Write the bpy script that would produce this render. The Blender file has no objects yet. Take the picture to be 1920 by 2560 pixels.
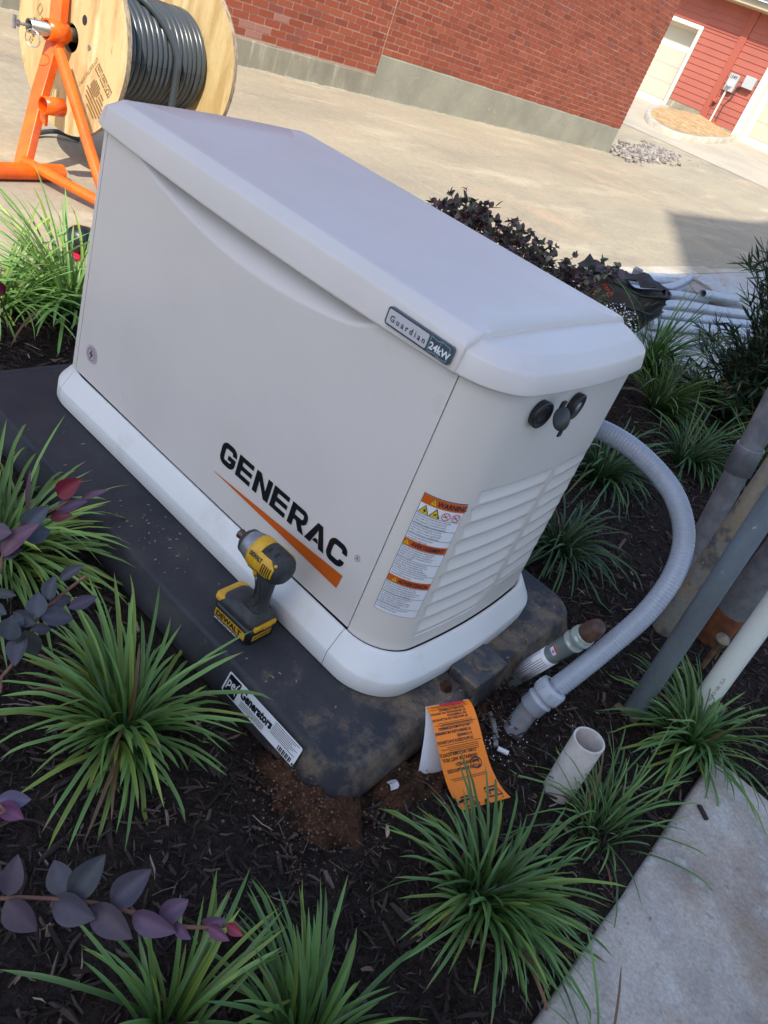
import bpy, bmesh, math, random
import numpy as np
from mathutils import Vector, Matrix, noise
from math import sin, cos, pi, radians, sqrt
rnd = random.Random(7)
SC = bpy.context.scene
COL = SC.collection

# ------------------------------------------------------------------ camera
cam_d = bpy.data.cameras.new("camera"); cam = bpy.data.objects.new("camera", cam_d); COL.objects.link(cam)
SC.camera = cam
RW = [[0.69854764, 0.63367321, 0.33239954], [0.58418639, -0.23677038, -0.77631569], [-0.41322809, 0.73647678, -0.53557865]]
mw = Matrix(((RW[0][0], -RW[1][0], -RW[2][0]), (RW[0][1], -RW[1][1], -RW[2][1]), (RW[0][2], -RW[1][2], -RW[2][2]))).to_4x4()
mw.translation = Vector((1.01383, -1.30908, 1.10789))
cam.matrix_world = mw
cam_d.sensor_fit = 'VERTICAL'; cam_d.sensor_height = 36.0; cam_d.sensor_width = 27.0
cam_d.lens = 36 * 1928.2 / 2560
cam_d.clip_start = 0.02; cam_d.clip_end = 1000

# ------------------------------------------------------------------ light
SUN_EL = radians(46); SX, SY = 0.44, -0.898          # horizontal direction towards the sun
w = bpy.data.worlds.new("World"); SC.world = w; w.use_nodes = True
nt = w.node_tree; bg = nt.nodes["Background"]
sky = nt.nodes.new("ShaderNodeTexSky"); sky.sky_type = 'NISHITA'; sky.sun_disc = False
sky.sun_elevation = SUN_EL; sky.sun_rotation = math.atan2(SX, SY)
sky.air_density = 1.0; sky.dust_density = 1.2; sky.ozone_density = 1.0
nt.links.new(sky.outputs[0], bg.inputs[0]); bg.inputs[1].default_value = 0.15
sd = bpy.data.lights.new("sun", 'SUN'); sd.energy = 2.6; sd.angle = radians(0.5); sd.color = (1.0, 0.94, 0.84)
so = bpy.data.objects.new("sun", sd); COL.objects.link(so)
so.rotation_euler = Vector((SX * cos(SUN_EL), SY * cos(SUN_EL), sin(SUN_EL))).to_track_quat('Z', 'Y').to_euler()
so.location = (10, -20, 20)
SC.view_settings.view_transform = 'Standard'; SC.view_settings.look = 'None'
SC.view_settings.exposure = 1.1; SC.view_settings.gamma = 1.0

# ------------------------------------------------------------------ materials
def lin(c): return tuple((x / 12.92 if x <= .04045 else ((x + .055) / 1.055) ** 2.4) for x in c)
def mat(name, base, rough=.6, metal=0., spec=.5, v=None, vscale=6, vlo=.4, vhi=.6, vdet=6, stretch=(1, 1, 1),
        fine=0.0, fscale=120, bump=0., bscale=80, bdet=4, attr=None, extra=None, coat=0., transl=0., rvar=0., bdist=.002):
    """principled material; v = second colour mixed in by noise; extra = list of (colour, scale, lo, hi, stretch)"""
    m = bpy.data.materials.new(name); m.use_nodes = True; n = m.node_tree.nodes; L = m.node_tree.links
    p = n["Principled BSDF"]
    tc = n.new("ShaderNodeTexCoord")
    def noi(scale, det, st=(1, 1, 1)):
        mp = n.new("ShaderNodeMapping"); mp.inputs['Scale'].default_value = st; L.new(tc.outputs['Object'], mp.inputs[0])
        t = n.new("ShaderNodeTexNoise"); t.inputs['Scale'].default_value = scale; t.inputs['Detail'].default_value = det
        t.inputs['Roughness'].default_value = .62
        L.new(mp.outputs[0], t.inputs['Vector']); return t
    def ramp(t, lo, hi):
        r = n.new("ShaderNodeMapRange"); r.inputs['From Min'].default_value = lo; r.inputs['From Max'].default_value = hi
        L.new(t.outputs[0], r.inputs['Value']); return r
    def mix(fac, a, b, mode='MIX'):
        x = n.new("ShaderNodeMix"); x.data_type = 'RGBA'; x.blend_type = mode
        if isinstance(fac, float): x.inputs[0].default_value = fac
        else: L.new(fac, x.inputs[0])
        for i, s in ((6, a), (7, b)):
            if isinstance(s, tuple): x.inputs[i].default_value = (*s, 1)
            else: L.new(s, x.inputs[i])
        return x.outputs[2]
    if attr:
        at = n.new("ShaderNodeVertexColor"); at.layer_name = attr; col = at.outputs[0]
        if base != (1, 1, 1): col = mix(1.0, col, tuple(base), 'MULTIPLY')
    else:
        rg = n.new("ShaderNodeRGB"); rg.outputs[0].default_value = (*base, 1); col = rg.outputs[0]
    if v is not None:
        col = mix(ramp(noi(vscale, vdet, stretch), vlo, vhi).outputs[0], col, tuple(v))
    for e in (extra or []):
        c2, sc, lo, hi = e[:4]; st = e[4] if len(e) > 4 else (1, 1, 1)
        col = mix(ramp(noi(sc, 8, st), lo, hi).outputs[0], col, tuple(c2))
    if fine > 0:
        r = n.new("ShaderNodeMapRange"); r.inputs['From Min'].default_value = .25; r.inputs['From Max'].default_value = .75
        r.inputs['To Min'].default_value = 1 - fine; r.inputs['To Max'].default_value = 1 + fine
        L.new(noi(fscale, 3).outputs[0], r.inputs['Value'])
        hs = n.new("ShaderNodeHueSaturation"); L.new(col, hs.inputs['Color']); L.new(r.outputs[0], hs.inputs['Value']); col = hs.outputs[0]
    L.new(col, p.inputs['Base Color'])
    p.inputs['Roughness'].default_value = rough; p.inputs['Metallic'].default_value = metal
    p.inputs['Specular IOR Level'].default_value = spec
    if rvar > 0:
        r = n.new("ShaderNodeMapRange"); r.inputs['From Min'].default_value = .3; r.inputs['From Max'].default_value = .7
        r.inputs['To Min'].default_value = max(0.03, rough - rvar); r.inputs['To Max'].default_value = min(1, rough + rvar)
        L.new(noi(9, 5).outputs[0], r.inputs['Value']); L.new(r.outputs[0], p.inputs['Roughness'])
    if coat: p.inputs['Coat Weight'].default_value = coat
    if bump > 0:
        b = n.new("ShaderNodeBump"); b.inputs['Strength'].default_value = bump; b.inputs['Distance'].default_value = bdist
        L.new(noi(bscale, bdet).outputs[0], b.inputs['Height']); L.new(b.outputs[0], p.inputs['Normal'])
    if transl > 0:
        tr = n.new("ShaderNodeBsdfTranslucent"); L.new(col, tr.inputs[0]); ms = n.new("ShaderNodeMixShader")
        ms.inputs[0].default_value = transl; out = n["Material Output"]
        L.new(p.outputs[0], ms.inputs[1]); L.new(tr.outputs[0], ms.inputs[2]); L.new(ms.outputs[0], out.inputs[0])
    return m

MT = {}
MT['case'] = mat('bisque_powder_coat', (.70, .645, .62), .42, fine=.012, fscale=900, bump=.12, bscale=1400, bdist=.0004, v=(.65, .60, .57), vscale=3, vlo=.42, vhi=.75, rvar=.07, extra=[((.60, .565, .53), 11, .64, .80), ((.52, .49, .45), 60, .74, .80)])
MT['case2'] = mat('bisque_louvre', (.70, .645, .60), .5, bump=.08, bscale=1400, bdist=.0004)
MT['skirt'] = mat('bisque_skirt_plastic', (.75, .74, .73), .45, v=(.60, .57, .52), vscale=9, vlo=.56, vhi=.85, fine=.01, fscale=600, bump=.08, bscale=900, bdist=.0004)
MT['dark'] = mat('dark_gap', (.02, .02, .022), .8)
MT['ink'] = mat('black_ink', (.006, .007, .012), .35)
MT['ink_blue'] = mat('navy_ink', (.01, .01, .04), .5)
MT['orange_ink'] = mat('orange_decal', (.60, .11, .01), .4)
MT['white'] = mat('white_label', (.78, .79, .84), .4)
MT['yellow_ink'] = mat('yellow_decal', (.75, .52, .02), .4)
MT['red_ink'] = mat('red_decal', (.6, .02, .05), .4)
MT['blue_ink'] = mat('blue_decal', (.03, .06, .4), .4)
MT['silver'] = mat('brushed_silver', (.66, .66, .72), .35, .35)
MT['chrome'] = mat('chrome', (.75, .77, .8), .18, 1.0)
MT['zinc'] = mat('zinc_plated_steel', (.62, .60, .52), .34, .9, v=(.5, .46, .36), vscale=30, rvar=.12)
MT['pad'] = mat('black_composite_pad', (.027, .028, .036), .58, spec=.35, v=(.05, .05, .055), vscale=5, vlo=.4, vhi=.7, rvar=.12, fine=.2, fscale=300, bump=.25, bscale=200,
                extra=[((.10, .08, .062), 34, .66, .80), ((.075, .066, .06), 5, .56, .75)])
MT['pad_dirty'] = mat('muddy_black_pad', (.03, .033, .045), .6, v=(.20, .14, .09), vscale=11, vlo=.44, vhi=.62, fine=.3, fscale=250, bump=.5, bscale=150, extra=[((.035, .035, .04), 22, .55, .62)])
MT['pad_block'] = mat('scuffed_black_block', (.035, .038, .048), .5, v=(.06, .06, .068), vscale=25, fine=.3, fscale=200, bump=.5, bscale=120, extra=[((.15, .11, .08), 20, .47, .60)])
MT['mulch'] = mat('mulch_ground', (.018, .012, .010), .95, spec=.15, v=(.036, .026, .022), vscale=60, vlo=.4, vhi=.6, fine=.5, fscale=300, bump=1., bscale=140, bdist=.01)
MT['chip'] = mat('wood_chip', (1, 1, 1), .85, spec=.25, attr='col', fine=.35, fscale=260, bump=.7, bscale=260, bdist=.002)
MT['soil'] = mat('red_brown_soil', (.125, .060, .034), .95, spec=.1, v=(.035, .022, .016), vscale=22, vlo=.4, vhi=.6, fine=.4, fscale=350, bump=1., bscale=160, bdist=.012,
                 extra=[((.30, .20, .13), 120, .68, .74)])
MT['walk'] = mat('sidewalk_concrete', (.52, .455, .395), .85, spec=.3, v=(.31, .27, .24), vscale=6, vlo=.36, vhi=.66, fine=.22, fscale=150, bump=.6, bscale=160, bdist=.003,
                 extra=[((.50, .48, .46), 20, .54, .68), ((.30, .22, .16), 4, .55, .72), ((.22, .19, .165), 36, .62, .72), ((.50, .30, .16), 30, .735, .76)])
MT['walk2'] = mat('pale_concrete_walk', (.50, .49, .47), .85, spec=.3, v=(.42, .40, .36), vscale=3, fine=.08, fscale=150, bump=.2, bscale=200)
MT['drive'] = mat('driveway_concrete', (.42, .36, .25), .9, spec=.25, v=(.335, .29, .21), vscale=1.1, vlo=.36, vhi=.64, stretch=(1, .35, 1), fine=.13, fscale=26, bump=.15, bscale=60,
                  extra=[((.50, .43, .30), 2.6, .53, .70, (1, .28, 1)), ((.25, .215, .165), 1.5, .60, .76, (1, .22, 1)), ((.47, .36, .24), .7, .52, .68), ((.20, .17, .13), 9, .68, .76, (1, .6, 1)), ((.56, .50, .38), 34, .66, .72)])
MT['apron'] = mat('pale_apron_concrete', (.50, .43, .32), .9, v=(.42, .36, .27), vscale=.8, fine=.08, fscale=20)
MT['kerb'] = mat('kerb_concrete', (.55, .50, .40), .9, v=(.44, .38, .28), vscale=3, fine=.08, fscale=20)
MT['found'] = mat('foundation_concrete', (.33, .295, .21), .9, v=(.24, .215, .155), vscale=3, vlo=.35, vhi=.65, stretch=(1, 1, .5), fine=.07, fscale=30, bump=.2, bscale=30,
                  extra=[((.46, .42, .32), 9, .56, .70, (1, 1, .15)), ((.19, .185, .16), 3.4, .60, .72, (1, 1, .6))])
MT['found2'] = mat('stained_foundation_concrete', (.37, .34, .25), .9, v=(.28, .26, .195), vscale=2, vlo=.35, vhi=.65, fine=.07, fscale=30, bump=.2, bscale=30,
                   extra=[((.44, .36, .22), 7, .60, .68), ((.22, .22, .19), 5, .62, .72)])
MT['brick'] = mat('red_brick', (1, 1, 1), .85, spec=.2, attr='col', fine=.16, fscale=60, bump=.5, bscale=120, bdist=.003)
MT['mortar'] = mat('brick_mortar', (.50, .30, .21), .95, fine=.08, fscale=50, bump=.4, bscale=150, bdist=.004)
MT['mortar_line'] = mat('sealant_joint', (.47, .34, .2), .8)
MT['siding'] = mat('red_lap_siding', (.38, .105, .070), .7, v=(.35, .095, .065), vscale=1.2, fine=.03, fscale=30)
MT['post'] = mat('red_corner_board', (.36, .085, .052), .7, fine=.02)
MT['trim'] = mat('cream_trim', (.72, .66, .55), .6, fine=.02, fscale=20)
MT['gdoor'] = mat('beige_garage_panel', (.52, .485, .385), .6, v=(.49, .455, .36), vscale=1)
MT['soffit'] = mat('tan_soffit', (.45, .38, .26), .7)
MT['rock'] = mat('white_river_rock', (1, 1, 1), .8, attr='col', fine=.2, fscale=20)
MT['straw'] = mat('pine_straw', (.44, .24, .09), .95, v=(.62, .43, .22), vscale=5, vlo=.4, vhi=.6, fine=.35, fscale=14, bump=1, bscale=20, bdist=.05, extra=[((.22, .22, .10), 2.5, .64, .7), ((.7, .6, .48), 6, .62, .68)])
MT['orange'] = mat('orange_gloss_paint', (.92, .150, .004), .28, coat=.15, v=(.80, .11, .006), vscale=12, rvar=.06)
MT['ply'] = mat('plywood', (.60, .45, .22), .55, v=(.46, .31, .13), vscale=2.6, vlo=.42, vhi=.6, stretch=(5, 1, 1), fine=.05, fscale=60, extra=[((.68, .54, .30), 5, .52, .66, (2.2, 1, .5)), ((.42, .22, .07), 7, .63, .68, (5, 1, .7))])
MT['plyedge'] = mat('plywood_edge', (.46, .36, .25), .8, v=(.26, .17, .1), vscale=30, stretch=(1, 3, 1))
MT['stencil'] = mat('stencil_brown', (.20, .115, .045), .7)
MT['cable'] = mat('dark_grey_cable', (.055, .065, .072), .28, spec=.5)
MT['conduit'] = mat('grey_flex_conduit', (.31, .345, .42), .33, spec=.5, v=(.27, .30, .36), vscale=6)
MT['pvcgrey'] = mat('grey_pvc', (.42, .45, .51), .4, v=(.36, .38, .42), vscale=14, fine=.04)
MT['pvcdirt'] = mat('muddy_grey_pvc', (.24, .26, .29), .55, v=(.16, .125, .09), vscale=14, vlo=.42, vhi=.62, fine=.1)
MT['darkpvc'] = mat('dark_slate_pvc', (.105, .125, .14), .5, v=(.14, .17, .2), vscale=12, fine=.08, fscale=90, stretch=(1, 1, .3), extra=[((.36, .40, .46), 38, .66, .69, (1, 1, .5)), ((.20, .17, .14), 9, .60, .75)])
MT['darkpvc_mud'] = mat('mud_stained_pvc', (.20, .15, .11), .8, v=(.10, .09, .08), vscale=16, fine=.2)
MT['galv'] = mat('weathered_galvanized', (.17, .17, .185), .5, .3, v=(.25, .25, .265), vscale=22, vlo=.4, vhi=.6, rvar=.12, extra=[((.16, .13, .12), 6, .58, .7)])
MT['galvtan'] = mat('rust_stained_galvanized', (.27, .26, .235), .55, .3, v=(.33, .26, .18), vscale=14, vlo=.44, vhi=.58, fine=.15, fscale=90, extra=[((.12, .125, .13), 20, .52, .62), ((.16, .055, .02), 26, .66, .71), ((.42, .40, .36), 40, .66, .72)])
MT['rust'] = mat('rust', (.22, .075, .025), .9, v=(.12, .04, .018), vscale=30, fine=.25, fscale=150, bump=.6, bscale=120)
MT['pvcwhite'] = mat('white_pvc', (.66, .68, .64), .4, v=(.62, .55, .42), vscale=7, vlo=.52, vhi=.75, fine=.03, extra=[((.25, .12, .07), 30, .74, .77)])
MT['pvcstub'] = mat('dirty_white_pvc', (.62, .58, .56), .45, v=(.44, .36, .32), vscale=18, vlo=.46, vhi=.72, fine=.05, extra=[((.22, .15, .12), 60, .70, .75)])
MT['gaspipe'] = mat('green_grey_riser', (.10, .135, .14), .45, v=(.13, .17, .17), vscale=12, fine=.05)
MT['cap_brown'] = mat('brown_cap', (.06, .028, .02), .5, v=(.10, .05, .03), vscale=40)
MT['clear'] = mat('clear_sleeve', (.30, .35, .34), .15, spec=.8, coat=.6)
MT['rubber'] = mat('black_rubber', (.022, .024, .027), .6, v=(.04, .042, .046), vscale=40, fine=.12, fscale=200, bump=.2, bscale=400, bdist=.0005)
MT['blackpl'] = mat('black_plastic', (.013, .014, .018), .38)
MT['yel'] = mat('yellow_tool_plastic', (.72, .40, .02), .42, v=(.60, .32, .02), vscale=40, fine=.05, fscale=200)
MT['castal'] = mat('cast_grey_metal', (.26, .26, .29), .42, .6, v=(.36, .36, .39), vscale=60, rvar=.12)
MT['chuck'] = mat('brown_chuck', (.12, .07, .05), .4, .6)
MT['tag'] = mat('orange_tag_card', (.98, .235, .004), .35)
MT['tagwhite'] = mat('white_tag_back', (.72, .74, .8), .5)
MT['blade'] = mat('grass_blade', (1, 1, 1), .38, spec=.45, attr='col', transl=.28)
MT['leaf'] = mat('purple_leaf', (1, 1, 1), .5, spec=.4, attr='col', transl=.12, fine=.12, fscale=200, bump=.3, bscale=160, bdist=.0006)
MT['stem'] = mat('brown_stem', (.14, .06, .04), .7, v=(.2, .1, .06), vscale=40)
MT['fabric'] = mat('black_canvas', (.030, .026, .025), .75, v=(.05, .045, .042), vscale=10, bump=.3, bscale=500, bdist=.0006)
MT['greyfab'] = mat('grey_bag_lining', (.20, .20, .20), .8, v=(.12, .12, .12), vscale=8)
MT['film'] = mat('plastic_film', (.62, .60, .58), .25, transl=.35)
MT['petal'] = mat('white_petal', (.85, .85, .86), .7)
MT['flower_red'] = mat('red_petal', (.7, .03, .03), .6)
MT['wall_cream'] = mat('cream_stucco', (.74, .71, .66), .9, fine=.04)
MT['roof'] = mat('grey_shingle', (.12, .11, .10), .9)
MT['steel'] = mat('meter_grey', (.46, .48, .48), .45, .2)
MT['paper'] = mat('paper_scrap', (.6, .6, .62), .7)

def dirt_end(m, x0, x1, col):
    # dried mud lying on one end of the pad (a stain with its own place on the object)
    n = m.node_tree.nodes; L = m.node_tree.links; p = n["Principled BSDF"]; src = p.inputs['Base Color'].links[0].from_socket
    tc = n.new("ShaderNodeTexCoord"); sx = n.new("ShaderNodeSeparateXYZ"); L.new(tc.outputs['Object'], sx.inputs[0])
    r = n.new("ShaderNodeMapRange"); r.inputs['From Min'].default_value = x0; r.inputs['From Max'].default_value = x1; r.inputs['To Max'].default_value = .30; L.new(sx.outputs[0], r.inputs['Value'])
    t = n.new("ShaderNodeTexNoise"); t.inputs['Scale'].default_value = 10; t.inputs['Detail'].default_value = 9; t.inputs['Roughness'].default_value = .72; L.new(tc.outputs['Object'], t.inputs['Vector'])
    a = n.new("ShaderNodeMath"); a.operation = 'ADD'; L.new(t.outputs[0], a.inputs[0]); L.new(r.outputs[0], a.inputs[1])
    q = n.new("ShaderNodeMapRange"); q.inputs['From Min'].default_value = .70; q.inputs['From Max'].default_value = .90; L.new(a.outputs[0], q.inputs['Value'])
    x = n.new("ShaderNodeMix"); x.data_type = 'RGBA'; L.new(q.outputs[0], x.inputs[0]); L.new(src, x.inputs[6]); x.inputs[7].default_value = (*col, 1); L.new(x.outputs[2], p.inputs['Base Color'])
dirt_end(MT['pad'], .30, .72, (.20, .145, .095))

# ------------------------------------------------------------------ mesh helpers
class B:
    def __init__(s): s.v = []; s.f = []; s.c = []; s.sm = []
    def add(s, vs, fs, smooth=False, col=None):
        o = len(s.v); s.v += [tuple(x) for x in vs]; s.f += [tuple(i + o for i in f) for f in fs]
        s.sm += [smooth] * len(fs)
        s.c += [col or (1, 1, 1)] * len(vs)
        return s
    def box(s, a, b, M=None, col=None):
        x0, y0, z0 = a; x1, y1, z1 = b
        vs = [Vector(p) for p in ((x0, y0, z0), (x1, y0, z0), (x1, y1, z0), (x0, y1, z0), (x0, y0, z1), (x1, y0, z1), (x1, y1, z1), (x0, y1, z1))]
        if M is not None: vs = [M @ q for q in vs]
        return s.add(vs, [(0, 3, 2, 1), (4, 5, 6, 7), (0, 1, 5, 4), (1, 2, 6, 5), (2, 3, 7, 6), (3, 0, 4, 7)], False, col)
    def tube(s, pts, r, n=16, caps=True, smooth=True, col=None, inner=None):
        """tube through pts; r number or list"""
        pts = [Vector(p) for p in pts]; k = len(pts); rr = r if isinstance(r, (list, tuple)) else [r] * k
        t0 = (pts[1] - pts[0]).normalized(); up = Vector((0, 0, 1)) if abs(t0.z) < .9 else Vector((1, 0, 0))
        a = t0.cross(up).normalized(); vs = []
        for i, p in enumerate(pts):
            t = (pts[min(i + 1, k - 1)] - pts[max(i - 1, 0)]).normalized()
            a = (a - t * a.dot(t)).normalized(); b = t.cross(a)
            for j in range(n):
                an = 2 * pi * j / n; vs.append(p + (a * cos(an) + b * sin(an)) * rr[i])
        fs = [(i * n + j, i * n + (j + 1) % n, (i + 1) * n + (j + 1) % n, (i + 1) * n + j) for i in range(k - 1) for j in range(n)]
        s.add(vs, fs, smooth, col)
        if caps:
            s.add(vs[:n], [tuple(range(n))[::-1]], False, col); s.add(vs[-n:], [tuple(range(n))], False, col)
        return s
    def lathe(s, org, axis, prof, n=32, smooth=True, ref=None):
        """prof list of (t, r) along axis"""
        org = Vector(org); ax = Vector(axis).normalized()
        up = Vector(ref) if ref else (Vector((0, 0, 1)) if abs(ax.z) < .9 else Vector((1, 0, 0)))
        a = ax.cross(up).normalized(); b = ax.cross(a); vs = []
        for t, r in prof:
            for j in range(n):
                an = 2 * pi * j / n; vs.append(org + ax * t + (a * cos(an) + b * sin(an)) * max(r, 1e-5))
        k = len(prof)
        fs = [(i * n + j, i * n + (j + 1) % n, (i + 1) * n + (j + 1) % n, (i + 1) * n + j) for i in range(k - 1) for j in range(n)]
        return s.add(vs, fs, smooth)
    def rings(s, rings, cap0=True, cap1=True, smooth=True, closed=True):
        n = len(rings[0]); vs = [p for r in rings for p in r]; m = n if closed else n - 1
        fs = [(i * n + j, i * n + (j + 1) % n, (i + 1) * n + (j + 1) % n, (i + 1) * n + j) for i in range(len(rings) - 1) for j in range(m)]
        s.add(vs, fs, smooth)
        if cap0: s.add(rings[0], [tuple(range(n))[::-1]], False)
        if cap1: s.add(rings[-1], [tuple(range(n))], False)
        return s
    def poly(s, pts, col=None): return s.add(pts, [tuple(range(len(pts)))], False, col)
    def prism(s, pts, z0, z1):
        n = len(pts); a = [(x, y, z0) for x, y in pts]; b = [(x, y, z1) for x, y in pts]
        s.add(a + b, [tuple(range(n))[::-1], tuple(range(n, 2 * n))] + [(i, (i + 1) % n, n + (i + 1) % n, n + i) for i in range(n)])
        return s

def link(name, b, m, parent=None, bevel=0., seg=2, auto=None, merge=False, origin=None, kind=None, sub=0):
    """b: B in world coordinates; child meshes are re-based on the root's location"""
    off = Vector((0, 0, 0))
    if parent is not None:
        p = parent
        while p is not None: off = off + p.location; p = p.parent
    elif origin is not None: off = Vector(origin)
    me = bpy.data.meshes.new(name)
    me.from_pydata([(x - off.x, y - off.y, z - off.z) for x, y, z in b.v], [], b.f)
    me.polygons.foreach_set('use_smooth', b.sm)
    if any(c != (1, 1, 1) for c in b.c):
        ca = me.color_attributes.new('col', 'FLOAT_COLOR', 'POINT')
        ca.data.foreach_set('color', [x for c in b.c for x in (*c[:3], 1.0)])
    me.update()
    if merge or bevel:
        bm = bmesh.new(); bm.from_mesh(me); bmesh.ops.remove_doubles(bm, verts=bm.verts, dist=1e-5)
        bmesh.ops.recalc_face_normals(bm, faces=bm.faces); bm.to_mesh(me); bm.free()
    me.materials.append(MT[m] if isinstance(m, str) else m)
    o = bpy.data.objects.new(name, me); COL.objects.link(o)
    if parent is not None: o.parent = parent
    elif origin is not None: o.location = off
    if bevel:
        md = o.modifiers.new('bevel', 'BEVEL'); md.width = bevel; md.segments = seg; md.limit_method = 'ANGLE'; md.angle_limit = radians(35)
        md.harden_normals = False
        for p in me.polygons: p.use_smooth = True
        md2 = o.modifiers.new('wn', 'WEIGHTED_NORMAL'); md2.keep_sharp = True
    if sub:
        md = o.modifiers.new('sub', 'SUBSURF'); md.levels = sub; md.render_levels = sub
    if kind: o['kind'] = kind
    return o
def thing(name, label, cat, loc, group=None):
    o = bpy.data.objects.new(name, None); COL.objects.link(o); o.location = loc; o.empty_display_size = .1
    o['label'] = label; o['category'] = cat
    if group: o['group'] = group
    return o
def tag(o, label, cat, group=None, kind=None):
    o['label'] = label; o['category'] = cat
    if group: o['group'] = group
    if kind: o['kind'] = kind
    return o

FONT_CACHE = {}
def text_geo(body, size=1., align='LEFT', space=1., bold=0., shear=0.):
    cu = bpy.data.curves.new('t', 'FONT'); cu.body = body; cu.size = size; cu.align_x = align; cu.space_character = space
    cu.offset = bold; cu.shear = shear; cu.resolution_u = 2
    o = bpy.data.objects.new('t', cu); COL.objects.link(o)
    dg = bpy.context.evaluated_depsgraph_get()
    me = bpy.data.meshes.new_from_object(o.evaluated_get(dg))
    vs = [v.co.copy() for v in me.vertices]; fs = [tuple(p.vertices) for p in me.polygons]
    bpy.data.objects.remove(o); bpy.data.curves.remove(cu); bpy.data.meshes.remove(me)
    return vs, fs
def put_text(b, body, size, fn, x=0, y=0, sx=1., **k):
    """fn(u,v) -> world point ; text laid from (x,y) in label coordinates"""
    vs, fs = text_geo(body, size, **k)
    b.add([fn(x + q.x * sx, y + q.y) for q in vs], fs)
def quad_on(b, fn, x0, y0, x1, y1, nx=1, ny=1):
    vs = [fn(x0 + (x1 - x0) * i / nx, y0 + (y1 - y0) * j / ny) for j in range(ny + 1) for i in range(nx + 1)]
    fs = [(j * (nx + 1) + i, j * (nx + 1) + i + 1, (j + 1) * (nx + 1) + i + 1, (j + 1) * (nx + 1) + i) for j in range(ny) for i in range(nx)]
    b.add(vs, fs, True)
def strip_path(b, fn, pts, wd):
    """thick polyline as butted quads with mitred corners, in label coordinates"""
    P = [Vector((p[0], p[1])) for p in pts]; n = len(P); L = []; R = []
    for i in range(n):
        d0 = (P[i] - P[i - 1]).normalized() if i > 0 else (P[1] - P[0]).normalized()
        d1 = (P[i + 1] - P[i]).normalized() if i < n - 1 else d0
        t = (d0 + d1).normalized(); nn = Vector((-t.y, t.x)); k = wd / 2 / max(.35, nn.dot(Vector((-d0.y, d0.x))))
        L.append(P[i] + nn * k); R.append(P[i] - nn * k)
    vs = [fn(q.x, q.y) for q in L] + [fn(q.x, q.y) for q in R]
    b.add(vs, [(i, i + 1, n + i + 1, n + i) for i in range(n - 1)])
def smooth(t): t = max(0., min(1., t)); return t * t * (3 - 2 * t)

# ================================================================== SETTING
def gz(y): return float(np.interp(y, [4, 13, 17, 21, 25.66, 30], [-.03, .03, .35, .68, .88, .9]))
ZM = -.085
def grid(xs, ys, fz, skip=None):
    b = B(); nx, ny = len(xs), len(ys)
    vs = [(x, y, fz(x, y)) for y in ys for x in xs]; fs = []
    for j in range(ny - 1):
        for i in range(nx - 1):
            if skip and skip((xs[i] + xs[i + 1]) / 2, (ys[j] + ys[j + 1]) / 2): continue
            fs.append((j * nx + i, j * nx + i + 1, (j + 1) * nx + i + 1, (j + 1) * nx + i))
    b.add(vs, fs, True); return b
xs = [-200, -80, -40, -20] + [-12 + .6 * i for i in range(18)] + [-1.24, 1.9, 4, 8, 16, 40, 200]
ys = [-200, -60, -20, -8, -4, -2, 0, 1, 2, 3.03, 5, 7, 9] + [9 + .8 * i for i in range(1, 28)] + [40, 80, 200]
link('driveway', grid(xs, ys, lambda x, y: gz(y), lambda x, y: x > -1.24 and y < 9), 'drive', kind='structure')
link('ground', grid([-210, 0, 210], [-210, 0, 210], lambda x, y: -.6), 'soil', kind='structure')
# pale joints cast in the driveway
b = B()
for (x0, y0, x1, y1, wd) in [(-5.66, 3.70, -1.3, 4.02, .012), (-5.6, 10.9, -1.3, 11.15, .014), (-5.66, -1.2, -1.3, -.9, .012)]:
    d = Vector((x1 - x0, y1 - y0)).normalized(); nn = Vector((-d.y, d.x)) * wd / 2; seg = 40
    L = []; R = []
    for i in range(seg + 1):
        t = i / seg; px, py = x0 + (x1 - x0) * t, y0 + (y1 - y0) * t; jit = rnd.uniform(-.006, .006)
        q = rnd.uniform(.4, 1.1)
        L.append((px + nn.x * q, py + nn.y * q + jit, gz(py) + .004)); R.append((px - nn.x * q, py - nn.y * q + jit, gz(py) + .004))
    b.add(L + R, [(i, i + 1, seg + 2 + i, seg + 1 + i) for i in range(seg)])
link('driveway_joint', b, mat('joint_filler', (.62, .54, .42), .9), kind='structure')
# apron in front of the garages
b = grid([-30 + 1.0 * i for i in range(36)], [17.3 + .7 * i for i in range(13)], lambda x, y: gz(y) + .006, lambda x, y: y < 17.3 + .0 * x or y > 25.6)
link('garage_apron', b, 'apron', kind='structure')
# mulch bed
def mz(x, y):
    n = noise.noise(Vector((x * 3.1, y * 3.1, 0))) * .018 + noise.noise(Vector((x * 11, y * 11, 3))) * .008 + noise.noise(Vector((x * 40, y * 40, 5))) * .004
    z = ZM + n
    if x < -1.12: z += (x + 1.12) * -.25 * -.0
    dx = max(0, abs(x - 0) - .72); dy = max(0, -.52 - y, y - .46)
    return z - .012 * smooth(1 - max(dx, dy) / .05)
link('mulch_bed', grid([-1.25 + 2.40 * i / 110 for i in range(111)] + [1.2, 1.4, 1.6, 1.98], [-3.2 + .0215 * i for i in range(291)], mz, lambda x, y: x > 1.15 and y < .40), 'mulch', kind='structure')
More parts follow.
